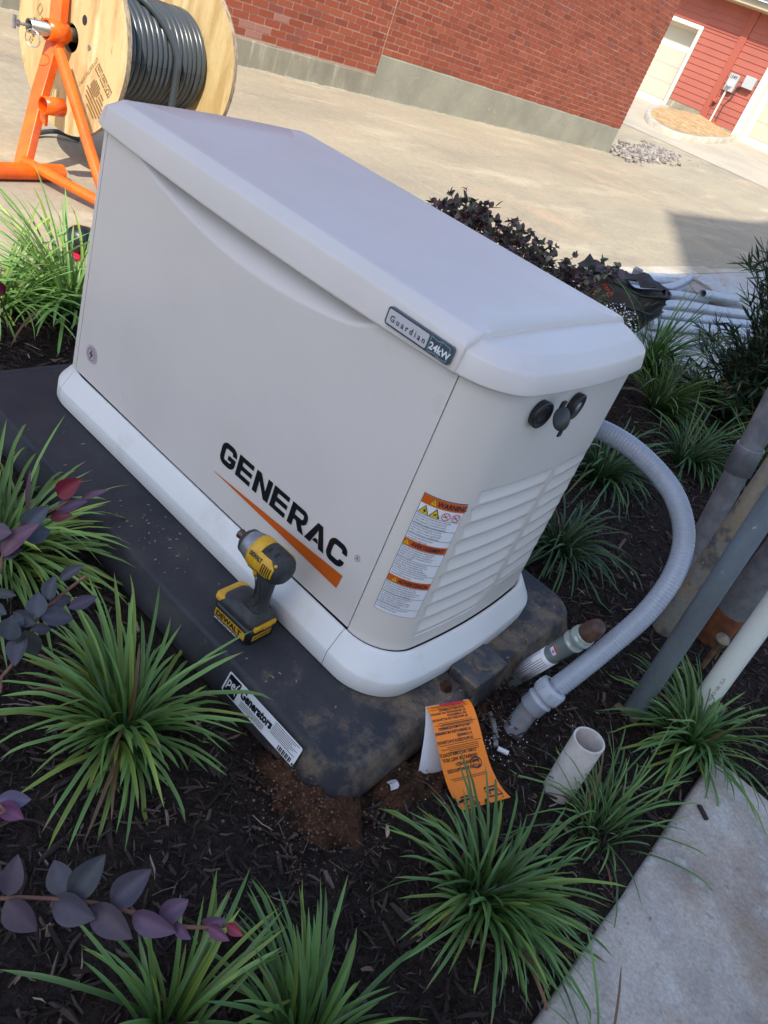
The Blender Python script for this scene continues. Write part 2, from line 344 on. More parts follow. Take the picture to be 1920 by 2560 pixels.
# sidewalk (right, beside the building) and pale walk behind the bed
def slab(name, x0, x1, y0, y1, z0, z1, m, bev=.012):
    b = B(); b.box((x0, y0, z0), (x1, y1, z1)); return link(name, b, m, kind='structure', bevel=bev, seg=3)
slab('sidewalk', 1.145, 1.96, -.62, .405, -.5, -.062, 'walk'); slab('sidewalk', 1.145, 1.96, 3.06, 9.6, -.5, -.062, 'walk')
slab('sidewalk', 1.145, 1.96, -6.0, -.628, -.5, -.062, 'walk')
slab('back_walk', -1.165, 1.143, 3.06, 9.6, -.5, -.02, 'walk2')
slab('driveway_edge', -1.262, -1.238, -8, 3.05, -.5, -.026, 'drive', .004)
slab('walk_kerb', -1.30, -1.166, 3.05, 9.6, -.5, -.012, 'kerb', .006)
# heap of soil at the pad corner
def heap(name, cx, cy, rx, ry, h, m, n=80):
    b = B(); vs = []; fs = []
    for i in range(n + 1):
        for j in range(n + 1):
            x, y = cx + rx * (2 * i / n - 1), cy + ry * (2 * j / n - 1)
            d = sqrt(((x - cx) / rx) ** 2 + ((y - cy) / ry) ** 2) + noise.noise(Vector((x * 14, y * 14, 2))) * .35 + noise.noise(Vector((x * 45, y * 45, 2))) * .22
            z = ZM - .03 + (h + .03) * smooth(1.15 - d) + noise.noise(Vector((x * 38, y * 38, 8))) * .010 + noise.noise(Vector((x * 90, y * 90, 8))) * .006
            vs.append((x, y, z))
    for i in range(n):
        for j in range(n): fs.append((i * (n + 1) + j, (i + 1) * (n + 1) + j, (i + 1) * (n + 1) + j + 1, i * (n + 1) + j + 1))
    b.add(vs, fs, True); return link(name, b, m, kind='structure')
heap('soil', .650, -.475, .15, .115, .032, 'soil')
heap('soil', .74, -.22, .085, .32, .030, 'soil')
heap('soil', .650, -.125, .045, .060, .090, 'soil', 60)

# ------------------------------------------------------------------ mulch chips
def chips():
    b = B(); pal = [(.026, .018, .015), (.04, .028, .023), (.018, .013, .012), (.085, .062, .052), (.034, .022, .017), (.048, .037, .033), (.022, .014, .011)]
    def one(x, y, L, W, T, z=None, c=None):
        z = mz(x, y) + rnd.uniform(0, .010) if z is None else z
        M = Matrix.Translation((x, y, z)) @ Matrix.Rotation(rnd.uniform(0, 6.283), 4, 'Z') @ Matrix.Rotation(rnd.gauss(0, .28), 4, 'Y') @ Matrix.Rotation(rnd.gauss(0, .5), 4, 'X')
        t1, t2 = rnd.uniform(.25, 1), rnd.uniform(.25, 1); be = rnd.uniform(-.12, .12) * L; s1, s2 = rnd.uniform(-.2, .2) * L, rnd.uniform(-.2, .2) * L
        vs = [(-L / 2 + s1, -W / 2 * t1, 0), (-L / 2, W / 2 * t1, 0), (0, W / 2 + be, 0), (0, -W / 2 + be, 0), (L / 2, W / 2 * t2, 0), (L / 2 + s2, -W / 2 * t2, 0)]
        up = [(p[0], p[1] * .8, T) for p in vs]
        c = c or rnd.choice(pal); k = rnd.uniform(.6, 1.5) * (2.2 if rnd.random() < .07 else 1); c = tuple(q * k for q in c)
        b.add([M @ Vector(p) for p in vs + up], [(6, 9, 8, 7), (9, 11, 10, 8), (0, 1, 7, 6), (1, 2, 8, 7), (2, 4, 10, 8), (4, 5, 11, 10), (5, 3, 9, 11), (3, 0, 6, 9)], False, c)
    cnt = 0
    while cnt < 34000:
        x, y = rnd.uniform(-1.24, 1.14), rnd.uniform(-1.15, 3.05)
        if rnd.random() < .06: x, y = rnd.uniform(1.14, 1.5), rnd.uniform(.41, 1.6)
        if -.745 < x < .715 and -.515 < y < .47: continue
        d = sqrt((x - 1.01) ** 2 + (y + 1.31) ** 2)
        if rnd.random() > min(1, 1.25 / d + .18): continue
        if (x - .67) ** 2 / .013 + (y + .50) ** 2 / .009 < 1 and rnd.random() < .72: continue
        if .70 < x < .80 and -.4 < y < .12 and rnd.random() < .72: continue
        r = rnd.random()
        if r < .72: one(x, y, rnd.uniform(.008, .024), rnd.uniform(.0014, .0042), rnd.uniform(.001, .0025))
        elif r < .955: one(x, y, rnd.uniform(.018, .042), rnd.uniform(.002, .0065), rnd.uniform(.002, .0035))
        elif r < .992: one(x, y, rnd.uniform(.03, .07), rnd.uniform(.004, .011), rnd.uniform(.003, .005), mz(x, y) + rnd.uniform(.004, .012))
        else: one(x, y, rnd.uniform(.012, .03), rnd.uniform(.004, .009), .002, mz(x, y) + .011, (.16, .11, .08))
        cnt += 1
    for i in range(420):
        x, y = rnd.uniform(-1.2, 1.14), rnd.uniform(-1.1, 1.6)
        if -.745 < x < .715 and -.515 < y < .47: continue
        g_ = rnd.uniform(.5, 1.2); one(x, y, rnd.uniform(.012, .045), rnd.uniform(.0008, .002), .001, mz(x, y) + .013, rnd.choice([(.20 * g_, .15 * g_, .11 * g_), (.15 * g_, .12 * g_, .10 * g_), (.24 * g_, .19 * g_, .15 * g_)]))
    # chips spilled on the soil and pad end
    for i in range(140):
        x, y = rnd.gauss(.72, .05), rnd.uniform(-.25, .12); one(x, y, rnd.uniform(.008, .03), .004, .002, ZM + .02 + rnd.uniform(0, .02) * (x < .76))
    o = link('mulch_chips', b, 'chip'); tag(o, None or 'dark brown shredded wood mulch chips strewn over the planting bed', 'mulch', kind='stuff')
chips()

# ================================================================== BRICK BUILDING
XB = -5.7
bb = thing('brick_building', 'red brick building wall on stepped grey concrete foundation beside the driveway', 'building', (XB, 4, -.03))
def brick_wall():
    b = B(); PH, PW = .0677, .2032; mo = .0125
    def zfoot(y): return .44 if y > 6.40 else .215
    yend = 13.06
    for r in range(-4, 56):
        z0 = .44 + r * PH; 
        y = yend - (r % 2) * PW / 2 + (PW / 2 if False else 0)
        ypos = yend; first = True
        while ypos > -3.0:
            wd = PW if not (first and r % 2) else PW / 2
            first = False
            y1 = ypos - (0 if ypos == yend else mo / 2); y0 = ypos - wd + mo / 2
            for (a, c, lim) in [(y0, y1, 0)]:
                # expansion joint at y = 6.40 splits bricks
                segs = [(a, c)]
                if a < 6.40 < c: segs = [(a, 6.393), (6.407, c)]
                for (s0, s1) in segs:
                    if s1 - s0 < .015: continue
                    mid = (s0 + s1) / 2
                    if z0 < zfoot(mid) - .01: continue
                    px = XB + rnd.gauss(0, .0010); jz = rnd.gauss(0, .0008)
                    h = rnd.random(); base = (.31, .078, .042)
                    if h < .12: base = (.255, .064, .038)
                    elif h < .26: base = (.34, .092, .048)
                    elif h < .30: base = (.27, .080, .055)
                    k = rnd.uniform(.90, 1.09); col = tuple(q * k for q in base)
                    if mid < 6 and z0 < .7 and rnd.random() < .07: col = (.36, .17, .13)
                    b.box((px - .05, s0, z0 + mo / 2 + jz), (px, s1, z0 + PH - mo / 2 + jz), None, col)
            ypos -= wd
    return b
link('brick_courses', brick_wall(), 'brick', bb)
b = B(); b.box((XB - 8, -3, .22), (XB - .0045, 6.393, 4.24)); b.box((XB - 8, 6.407, .44), (XB - .0045, 13.052, 4.24)); link('mortar_bed', b, 'mortar', bb)
b = B(); b.box((XB - .05, 6.394, .44), (XB - .0015, 6.406, 4.24)); link('expansion_joint', b, 'mortar_line', bb)
def fnd(y0, y1, zt, m):
    b = B(); n = 60; fr = []; tp = []
    ys_ = [y0 + (y1 - y0) * i / n for i in range(n + 1)]
    rows = []
    for zz in (-.4, -.03, .1, .2, zt - .012, zt):
        rows.append([(XB + .004 + noise.noise(Vector((y * 1.7, zz * 3, 1))) * .006 - (.006 if zz == zt else 0), y, zz if zz != zt else zt + noise.noise(Vector((y * 3, 7, 1))) * .006) for y in ys_])
    rows.append([(XB - 8, y, zt) for y in ys_])
    vs = [p for r in rows for p in r]; m_ = n + 1
    fs = [(j * m_ + i, j * m_ + i + 1, (j + 1) * m_ + i + 1, (j + 1) * m_ + i) for j in range(len(rows) - 1) for i in range(n)]
    b.add(vs, fs, False)
    for e, yy in ((0, y0), (n, y1)): b.add([(XB - 8, yy, -.4)] + [rows[k][e] for k in range(6)] + [(XB - 8, yy, zt)], [tuple(range(8))])
    return link('foundation', b, m, bb)
fnd(-3, 6.395, .218, 'found'); fnd(6.40, 13.03, .438, 'found2')
b = B(); n = 160
pts = [(XB + .012, -2.5 + 15.5 * i / n) for i in range(n + 1)]
for i in range(n):
    y = pts[i][1]; wd = rnd.uniform(.015, .04) if y < 6.3 else rnd.uniform(.008, .018); s = rnd.uniform(.006, .02)
    b.box((XB - .01, y, gz(y) - .01), (XB + wd, y + 15.5 / n * rnd.uniform(.75, 1.0), gz(y) + s * .6))
link('footing_bead', b, 'kerb', bb)
b = B(); b.box((XB - 8.2, -3.2, 4.24), (XB + .03, 13.1, 4.6)); link('parapet_cap', b, 'kerb', bb)
# river rocks at the corner
b = B()
for i in range(430):
    t = rnd.random() ** .8; y = 12.95 + t * 3.4; x = XB + .12 - t * .35 + rnd.gauss(0, .24); 
    r = rnd.uniform(.025, .06) * (1 - .3 * t); g = rnd.uniform(.16, .46); c = (g, g * rnd.uniform(.82, .95), g * rnd.uniform(.72, .9))
    M = Matrix.Translation((x, y, gz(y) + .01 + rnd.uniform(0, .05) * (1 - t))) @ Matrix.Rotation(rnd.uniform(0, 6), 4, 'Z') @ Matrix.Rotation(rnd.uniform(-.6, .6), 4, 'X') @ Matrix.Diagonal((r * rnd.uniform(.8, 1.5), r, r * .6, 1))
    vs = []; 
    for la in (-.6, .1, .7):
        for k in range(6): q = rnd.uniform(.85, 1.1); vs.append(M @ Vector((cos(k * pi / 3 + la) * cos(la) * q, sin(k * pi / 3 + la) * cos(la) * q, sin(la) * 1.2)))
    fs = [(a * 6 + k, a * 6 + (k + 1) % 6, (a + 1) * 6 + (k + 1) % 6, (a + 1) * 6 + k) for a in range(2) for k in range(6)] + [(12, 13, 14, 15, 16, 17)]
    b.add(vs, fs, False, c)
tag(link('rock_pile', b, 'rock'), 'pile of pale river rocks spilling from the brick building corner', 'rocks', kind='stuff')

# ================================================================== RED HOUSE
YH = 25.66; X0 = -10.5; ZG = .88
rh = thing('red_house', 'red lap-sided house with two beige garage doors and meter boxes', 'building', (X0, YH, ZG))
b = B(); lap = .178
def laps(xa, xb, za, zb):
    z = za; vs = []; 
    while z < zb:
        z1 = min(z + lap, zb)
        b.add([(xa, YH, z), (xb, YH, z), (xb, YH + .018, z1), (xa, YH + .018, z1), (xa, YH + .02, z), (xb, YH + .02, z)], [(0, 1, 2, 3), (4, 5, 1, 0)])
        z += lap
laps(X0 + .02, X0 + 1.18, 1.21, 4.2); laps(X0 + 1.40, X0 + 2.44, 1.05, 4.2); laps(X0 - 9, X0 + .02, 3.30, 4.2); laps(X0 + 2.44, X0 + 12, 3.30, 4.2)
link('lap_siding', b, 'siding', rh)
b = B(); b.box((X0 + 1.18, YH - .03, .93), (X0 + 1.40, YH + .05, 4.2)); b.box((X0 - 9, YH - .012, 3.255), (X0 + 1.178, YH + .03, 3.30)); b.box((X0 + 1.402, YH - .012, 3.255), (X0 + 12, YH + .03, 3.30)); link('corner_board', b, 'post', rh)
b = B(); b.box((X0 + .01, YH + .004, .5), (X0 + 1.18, YH + .2, 1.20)); b.box((X0 + 1.40, YH + .004, .5), (X0 + 2.46, YH + .2, 1.045)); link('foundation', b, 'found', rh)
b = B(); b.box((X0 - 9, YH + .55, .5), (X0 + 12, YH + 6, 4.2)); link('inner_wall', b, 'gdoor', rh)
def gdoor(xa, xb, zt):
    d = .42
    f = B(); f.box((xa, YH - .02, ZG - .05), (xa + .11, YH + d, zt)); f.box((xb - .11, YH - .02, ZG - .05), (xb, YH + d, zt)); f.box((xa + .11, YH - .02, zt - .11), (xb - .11, YH + d, zt))
    fr = link('door_trim', f, 'trim', rh)
    g = B(); ya = YH + d - .02; g.box((xa + .11, ya, ZG), (xb - .11, YH + d + .3, zt - .11)); dr = link('garage_door', g, 'trim', rh)
    g = B(); ym = ya - .012; nz = 4; x0, x1 = xa + .30, xb - .27
    zs = [ZG + .22, ZG + .22 + (zt - .75 - ZG - .22)]
    h = (zs[1] - zs[0]) / 3
    for k in range(3): g.box((x0, ym, zs[0] + h * k + .004), (x1, ya + .01, zs[0] + h * (k + 1) - .004))
    g.box((x0 + .06, ym, zs[1] + .16), (x1, ya + .01, zt - .2))
    link('door_panel', g, 'gdoor', dr)
gdoor(X0 - 1.75, X0, 3.24); gdoor(X0 + 2.46, X0 + 8, 3.24)
b = B(); b.box((X0 + 2.40, YH - .06, ZG - .02), (X0 + 2.62, YH - .02, 3.24)); link('door_trim', b, 'trim', rh)
b = B(); b.box((X0 - 9, YH - .62, 4.02), (X0 + 12, YH + 6, 4.2)); link('eave', b, 'soffit', rh)
b = B(); b.add([(X0 - 9.2, YH - .75, 4.21), (X0 + 12, YH - .75, 4.21), (X0 + 12, YH + 6, 7), (X0 - 9.2, YH + 6, 7)], [(0, 1, 2, 3)]); link('roof', b, 'roof', rh)
# meter box, round meter, number, conduit
mx0, mx1 = X0 + 1.50, X0 + 1.80
b = B(); b.box((mx0, YH - .13, 1.95), (mx1, YH - .005, 2.42)); mb = link('meter_box', b, 'steel', rh, bevel=.01)
b = B(); b.lathe(((mx0 + mx1) / 2, YH - .13, 2.13), (0, -1, 0), [(0, .09), (.04, .09), (.045, .075), (.12, .07), (.13, .05), (.13, 0)], 20); link('meter_dial', b, 'silver', mb)
b = B(); put_text(b, "1549", .14, lambda u, v: (mx0 + .015 + u, YH - .133, 2.29 + v), bold=.0015, sx=.85); link('house_number', b, 'ink', mb)
b = B(); b.tube([(mx0 + .1, YH - .07, 1.95), (mx0 + .1, YH - .07, .8)], .03, 10); link('meter_conduit', b, 'trim', rh)
b = B(); b.box((X0 + 1.98, YH - .16, 2.18), (X0 + 2.32, YH - .005, 2.50)); link('utility_box', b, 'steel', rh, bevel=.01)
b = B(); b.box((X0 + 1.86, YH - .08, 2.13), (X0 + 1.95, YH - .005, 2.17)); 
for k in range(3): b.tube([(X0 + 1.92, YH - .06, 2.14), (X0 + 1.80 + .04 * k, YH - .06, 2.0 - .03 * k), (X0 + 1.88, YH - .05, 1.86 + .02 * k), (X0 + 1.74, YH - .04, 1.6)], .008, 6)
b.tube([(X0 + 1.74, YH - .03, 1.6), (X0 + 1.74, YH - .03, .85)], .012, 6); link('service_cable', b, 'rubber', rh)
b = B(); b.box((X0 + 1.24 + .3 - .16, YH - .10, 1.56), (X0 + 1.5, YH - .02, 1.66)); b.lathe((X0 + 1.44, YH - .1, 1.60), (0, -1, 0), [(0, .03), (.08, .035), (.09, 0)], 10); link('hose_tap', b, 'siding', rh)
b = B(); b.tube([(X0 + 1.74, YH - .05, .85), (X0 + 1.76, YH - .06, 1.1)], .035, 8); link('cable_boot', b, 'orange', rh)

# planter island in front of the house
isl = [(-10.45, 25.6), (-9.55, 22.6), (-8.75, 20.6), (-8.16, 19.4), (-7.6, 18.65), (-7.1, 18.4), (-6.75, 18.75), (-6.65, 20.0), (-7.0, 22.4), (-7.9, 25.6)]
def resamp(P, k):
    out = []
    for i in range(len(P) - 1):
        p0 = P[max(i - 1, 0)]; p1 = P[i]; p2 = P[i + 1]; p3 = P[min(i + 2, len(P) - 1)]
        for j in range(k):
            t = j / k; out.append(tuple(.5 * (2 * p1[a] + (p2[a] - p0[a]) * t + (2 * p0[a] - 5 * p1[a] + 4 * p2[a] - p3[a]) * t * t + (3 * p1[a] - p0[a] - 3 * p2[a] + p3[a]) * t ** 3) for a in range(len(p1))))
    out.append(P[-1]); return out
io = resamp(isl, 6); cx_, cy_ = -8.3, 22.8
inn = [(x + (cx_ - x) * .10 + (.0), y + (cy_ - y) * .09) for x, y in io]; n = len(io)
b = B(); vs = [(x, y, gz(y) - .1) for x, y in io] + [(x, y, gz(y) + .13) for x, y in io] + [(x, y, gz(y) + .14) for x, y in inn] + [(x, y, gz(y) - .1) for x, y in inn]
b.add(vs, [(a * n + i, a * n + i + 1, (a + 1) * n + i + 1, (a + 1) * n + i) for a in range(3) for i in range(n - 1)], True); link('kerb', b, 'kerb', kind='structure')
b = B(); b.add([(x, y, gz(y) + .09) for x, y in inn] + [(-8.9, 24.6, 1.12), (-8.0, 21.5, .93)], [(i, i + 1, n if i < n // 2 else n) for i in range(n - 1)], True); link('planter_soil', b, 'straw', kind='structure')

# building behind the photographer: it throws the shade that covers the bed
nb = thing('neighbour_building', 'tall cream stucco building beyond the sidewalk behind the photographer', 'building', (6.0, -8, -.06))
b = B(); b.box((6.0, -34, -.3), (20, -8.76, 16.6)); link('low_wing', b, 'wall_cream', nb)
b = B(); b.box((6.0, -8.755, -.3), (20, -1.5, 20.7)); link('tall_wing', b, 'wall_cream', nb)
b = B(); b.box((1.962, -34, -.5), (60, 9.6, -.07)); link('pavement', b, mat('side_pavement', (.42, .37, .31), .9, v=(.36, .32, .27), vscale=2), kind='structure')

# ================================================================== GENERATOR
def outline(hx, hy, r, bx, by=0., ns=18, nc=10, nf=24, dl=0., rl=None):
    """closed ccw outline starting at front-left end of the front edge; dl = extra length of the left end, rl = its corner radius"""
    P = []; hl = hx + dl; rl = r if rl is None else rl; x0 = -hl + rl
    P += [(x0 + (hx - r - x0) * i / nf, -hy) for i in range(nf)]
    P += [(hx - r + r * sin(a), -hy + r - r * cos(a)) for a in [pi / 2 * i / nc for i in range(nc)]]
    P += [(hx, -hy + r + (2 * hy - 2 * r) * i / ns) for i in range(ns)]
    P += [(hx - r + r * cos(a), hy - r + r * sin(a)) for a in [pi / 2 * i / nc for i in range(nc)]]
    P += [(hx - r + (x0 - hx + r) * i / nf, hy) for i in range(nf)]
    P += [(x0 - rl * sin(a), hy - rl + rl * cos(a)) for a in [pi / 2 * i / nc for i in range(nc)]]
    P += [(-hl, hy - rl - (2 * hy - 2 * rl) * i / ns) for i in range(ns)]
    P += [(x0 - rl * cos(a), -hy + rl - rl * sin(a)) for a in [pi / 2 * i / nc for i in range(nc)]]
    out = []
    for x, y in P:
        h_ = hx if x > 0 else hl
        q = x + (1 if x > 0 else -1) * bx * max(0, 1 - (y / hy) ** 2) * smooth((abs(x) - h_ + r + .10) / .10)
        out.append((q, y + (-1 if y < 0 else 1) * by * max(0, 1 - (x / hx) ** 2)))
    return out
gen = thing('standby_generator', 'large off-white standby generator cabinet standing on a black pad', 'generator', (0, 0, 0))
BX, BY, BR, BB = .560, .286, .085, .022
def tap(x, z):
    k = 1 - .15 * max(0, (z - .09) / .57)
    return .4685 + (x - .4685) * k if x > .4685 else (-.5405 + (x + .5405) * k if x < -.5405 else x)
# body shell around both ends and the back, with louvres on the right end
OL = outline(BX, BY, BR, BB, ns=150, nc=14, nf=16, dl=.030, rl=.050)
i0 = max(i for i, p in enumerate(OL) if p[1] < -.28 and p[0] < .47) ; 
def shell():
    pts = [(.4685, -BY)] + [p for p in OL if not (p[1] < -BY + 1e-6 and -.5405 < p[0] < .4685)] + [(-.5405, -BY)]
    zs = [.086] + [.10 + .00165 * i for i in range(232)] + [.492, .53, .58, .63, .668]
    b = B(); n = len(pts); rows = []
    P = [Vector((p[0], p[1])) for p in pts]
    N = []
    for i in range(n):
        t = (P[min(i + 1, n - 1)] - P[max(i - 1, 0)]).normalized(); N.append(Vector((t.y, -t.x)))
    zt, zb = .476, .120; rowsN = 9; ph = (zt - zb) / rowsN
    def cell(y, z):
        if z > zt or z < zb: return 0.
        ystart = -.205
        for (a, c) in ((ystart, .036), (.052, .232)):
            if a < y < c:
                v = ((zt - z) % ph) / ph        # 0 top .. 1 bottom of one slat
                e = smooth((y - a) / (.007 if a < 0 else .022)) * smooth((c - y) / .022)
                row = int((zt - z) / ph)
                if row == 8 and y > .0: e *= smooth((.03 - y) / .06) if y < .05 else 0
                prof = min(1, (v / .72) ** .85) if v < .72 else 1 - .10 * smooth((v - .72) / .28)
                if v > .94: prof *= 1 - smooth((v - .94) / .06)
                return -.0175 * (1 - prof) * e
        return 0.
    for z in zs:
        r = []
        for i in range(n):
            d = cell(P[i].y, z) if P[i].x > .45 and N[i].x > .5 else 0.
            r.append((tap(P[i].x + N[i].x * d, z), P[i].y + N[i].y * d, z))
        rows.append(r)
    b.rings(rows, False, False, True, closed=False)
    return b
shell_o = link('end_panel', shell(), 'case2', gen)
# front door with the scooped hand recess under the lid
def door():
    b = B(); nx, nz = 150, 150; X0_, X1_ = -.5355, .4675
    def za(x): return .597 + .42 * (x + .035) ** 2 + (.03 * smooth((x - .22) / .14))
    vs = []
    for j in range(nz + 1):
        for i in range(nx + 1):
            x = X0_ + (X1_ - X0_) * i / nx; z = .093 + (.668 - .093) * (j / nz) ** .9
            zl = .672; q_ = max(0, z - za(x)) / max(.004, zl - za(x)); d = .074 * min(1, q_) ** 1.35 * min(1, max(0, zl - za(x)) / .040)
            y = -.2885 - .004 * (1 - ((x + .036) / .5) ** 2) + d
            vs.append((x, y, z))
    fs = [(j * (nx + 1) + i, j * (nx + 1) + i + 1, (j + 1) * (nx + 1) + i + 1, (j + 1) * (nx + 1) + i) for j in range(nz) for i in range(nx)]
    b.add(vs, fs, True)
    # returned edges
    for (xa, sx) in ((X0_, .002), (X1_, -.002)): b.add([(xa, -.2885, .093), (xa, -.2885, .668), (xa + sx, -.24, .668), (xa + sx, -.24, .093)], [(0, 1, 2, 3)])
    b.add([(X0_, -.2885, .093), (X1_, -.2885, .093), (X1_, -.24, .093), (X0_, -.24, .093)], [(0, 1, 2, 3)])
    return b
def yd(x): return -.2885 - .004 * (1 - ((x + .036) / .5) ** 2)
door_o = link('front_door', door(), 'case', gen)
b = B(); b.box((-.55, -.24, .085), (.54, .24, .66)); link('inner_frame', b, 'dark', gen)
# skirt, in three pieces
def cut_piece(name, rings_b, m, xa, xb, mir=None, parent=gen, scale=None, ys_=0):
    me = bpy.data.meshes.new(name); me.from_pydata(rings_b.v, [], rings_b.f); bm = bmesh.new(); bm.from_mesh(me)
    bmesh.ops.remove_doubles(bm, verts=bm.verts, dist=1e-5)
    if xa is not None: bmesh.ops.bisect_plane(bm, geom=bm.verts[:] + bm.edges[:] + bm.faces[:], plane_co=(xa, 0, 0), plane_no=(1, 0, 0), clear_inner=True)
    if xb is not None: bmesh.ops.bisect_plane(bm, geom=bm.verts[:] + bm.edges[:] + bm.faces[:], plane_co=(xb, 0, 0), plane_no=(1, 0, 0), clear_outer=True)
    if ys_: bmesh.ops.delete(bm, geom=[f for f in bm.faces if f.calc_center_median().y * ys_ < 0], context='FACES')
    if scale:
        for v_ in bm.verts: v_.co = scale(v_.co)
    if name == 'lid':
        ed = [e for e in bm.edges if e.is_boundary and all(abs(v_.co.x - (xb if e.verts[0].co.x > 0 else xa)) < 1e-4 for v_ in e.verts)]
        r_ = bmesh.ops.extrude_edge_only(bm, edges=ed)
        for v_ in r_['geom']:
            if isinstance(v_, bmesh.types.BMVert): v_.co = Vector((v_.co.x + (.0014 if v_.co.x > 0 else -.0014), v_.co.y * .982, v_.co.z - (.0105 if v_.co.z > .705 else .001)))
    # give the cut edges a small return so the seam reads as a gap
    for f in bm.faces: f.smooth = True
    bm.to_mesh(me); bm.free(); me.materials.append(MT[m]); o = bpy.data.objects.new(name, me); COL.objects.link(o); o.parent = parent
    return o
def ring(hx, hy, r, bx, z, dl=.018, rl=None): return [(x, y, z) for x, y in outline(hx, hy, r, bx, 0., ns=24, nc=12, nf=40, dl=dl, rl=rl)]
sk = B(); sk.rings([ring(.598, .3215, .10, .027, .001), ring(.600, .324, .10, .027, .006), ring(.600, .324, .10, .027, .040), ring(.5985, .3225, .10, .027, .044), ring(.596, .320, .098, .027, .0475),
                    ring(.578, .303, .092, .024, .078), ring(.573, .2985, .09, .023, .086), ring(.570, .2955, .088, .023, .089), ring(.566, .2915, .088, .023, .0895), ring(.5635, .289, .087, .023, .087), ring(.56, .283, .085, .022, .070)], False, False)
cut_piece('front_skirt', sk, 'skirt', -.5380, .4658, ys_=-1); cut_piece('rear_skirt', sk, 'skirt', -.5380, .4658, ys_=1); cut_piece('end_skirt', sk, 'skirt', .4670, None); cut_piece('end_skirt', sk, 'skirt', None, -.539)
b = B(); b.rings([ring(.590, .314, .09, .024, .002), ring(.590, .314, .09, .024, .03), ring(.55, .27, .08, .02, .075)], True, True); link('skirt_core', b, 'dark', gen)
# lid
def dome(hx, hy, r, bx, z): return [(x, y, z + .004 * (1 - (y / .25) ** 2)) for x, y in outline(hx, hy, r, bx, ns=24, nc=12, nf=40, dl=.040, rl=r * .7)]
L_ = lambda hx, hy, r, bx, z: [(x, y, z + (.012 * min(1.3, (x / .5) ** 2) if z < .67 else 0)) for x, y, z in ring(hx, hy, r, bx, z, .040, .060)]
ld = B(); ld.rings([L_(.530, .280, .085, .022, .664), L_(.548, .298, .088, .022, .6575), L_(.5545, .3025, .088, .022, .6565), L_(.5570, .3040, .088, .022, .6590), L_(.5570, .3038, .088, .022, .6620), L_(.5505, .2995, .087, .021, .7120), L_(.5490, .2985, .087, .021, .7150), L_(.5465, .2960, .086, .021, .7172),
                    L_(.5270, .2745, .083, .018, .7305), L_(.5240, .2715, .082, .018, .7322), L_(.5200, .2675, .080, .017, .7330), dome(.500, .250, .078, .015, .7320), dome(.40, .17, .06, .01, .7325), dome(.2, .08, .03, .0, .7330)], False, True)
roof_o = cut_piece('lid', ld, 'case', -.5380, .4657)
def shr(c): return Vector((c.x, c.y * .988, c.z - (.0085 if c.z > .715 else (.0085 * (c.z - .67) / .045 if c.z > .67 else 0))))
cap_o = cut_piece('lid_end_cap', ld, 'case', .4660, None, scale=shr); cut_piece('lid_end_cap', ld, 'case', None, -.539, scale=shr)
b = B(); b.rings([ring(.535, .27, .08, .02, .662), ring(.55, .288, .09, .02, .67), ring(.53, .27, .085, .018, .705), ring(.48, .2, .05, .01, .716)], False, True)
link('lid_liner', b, 'case2', gen)

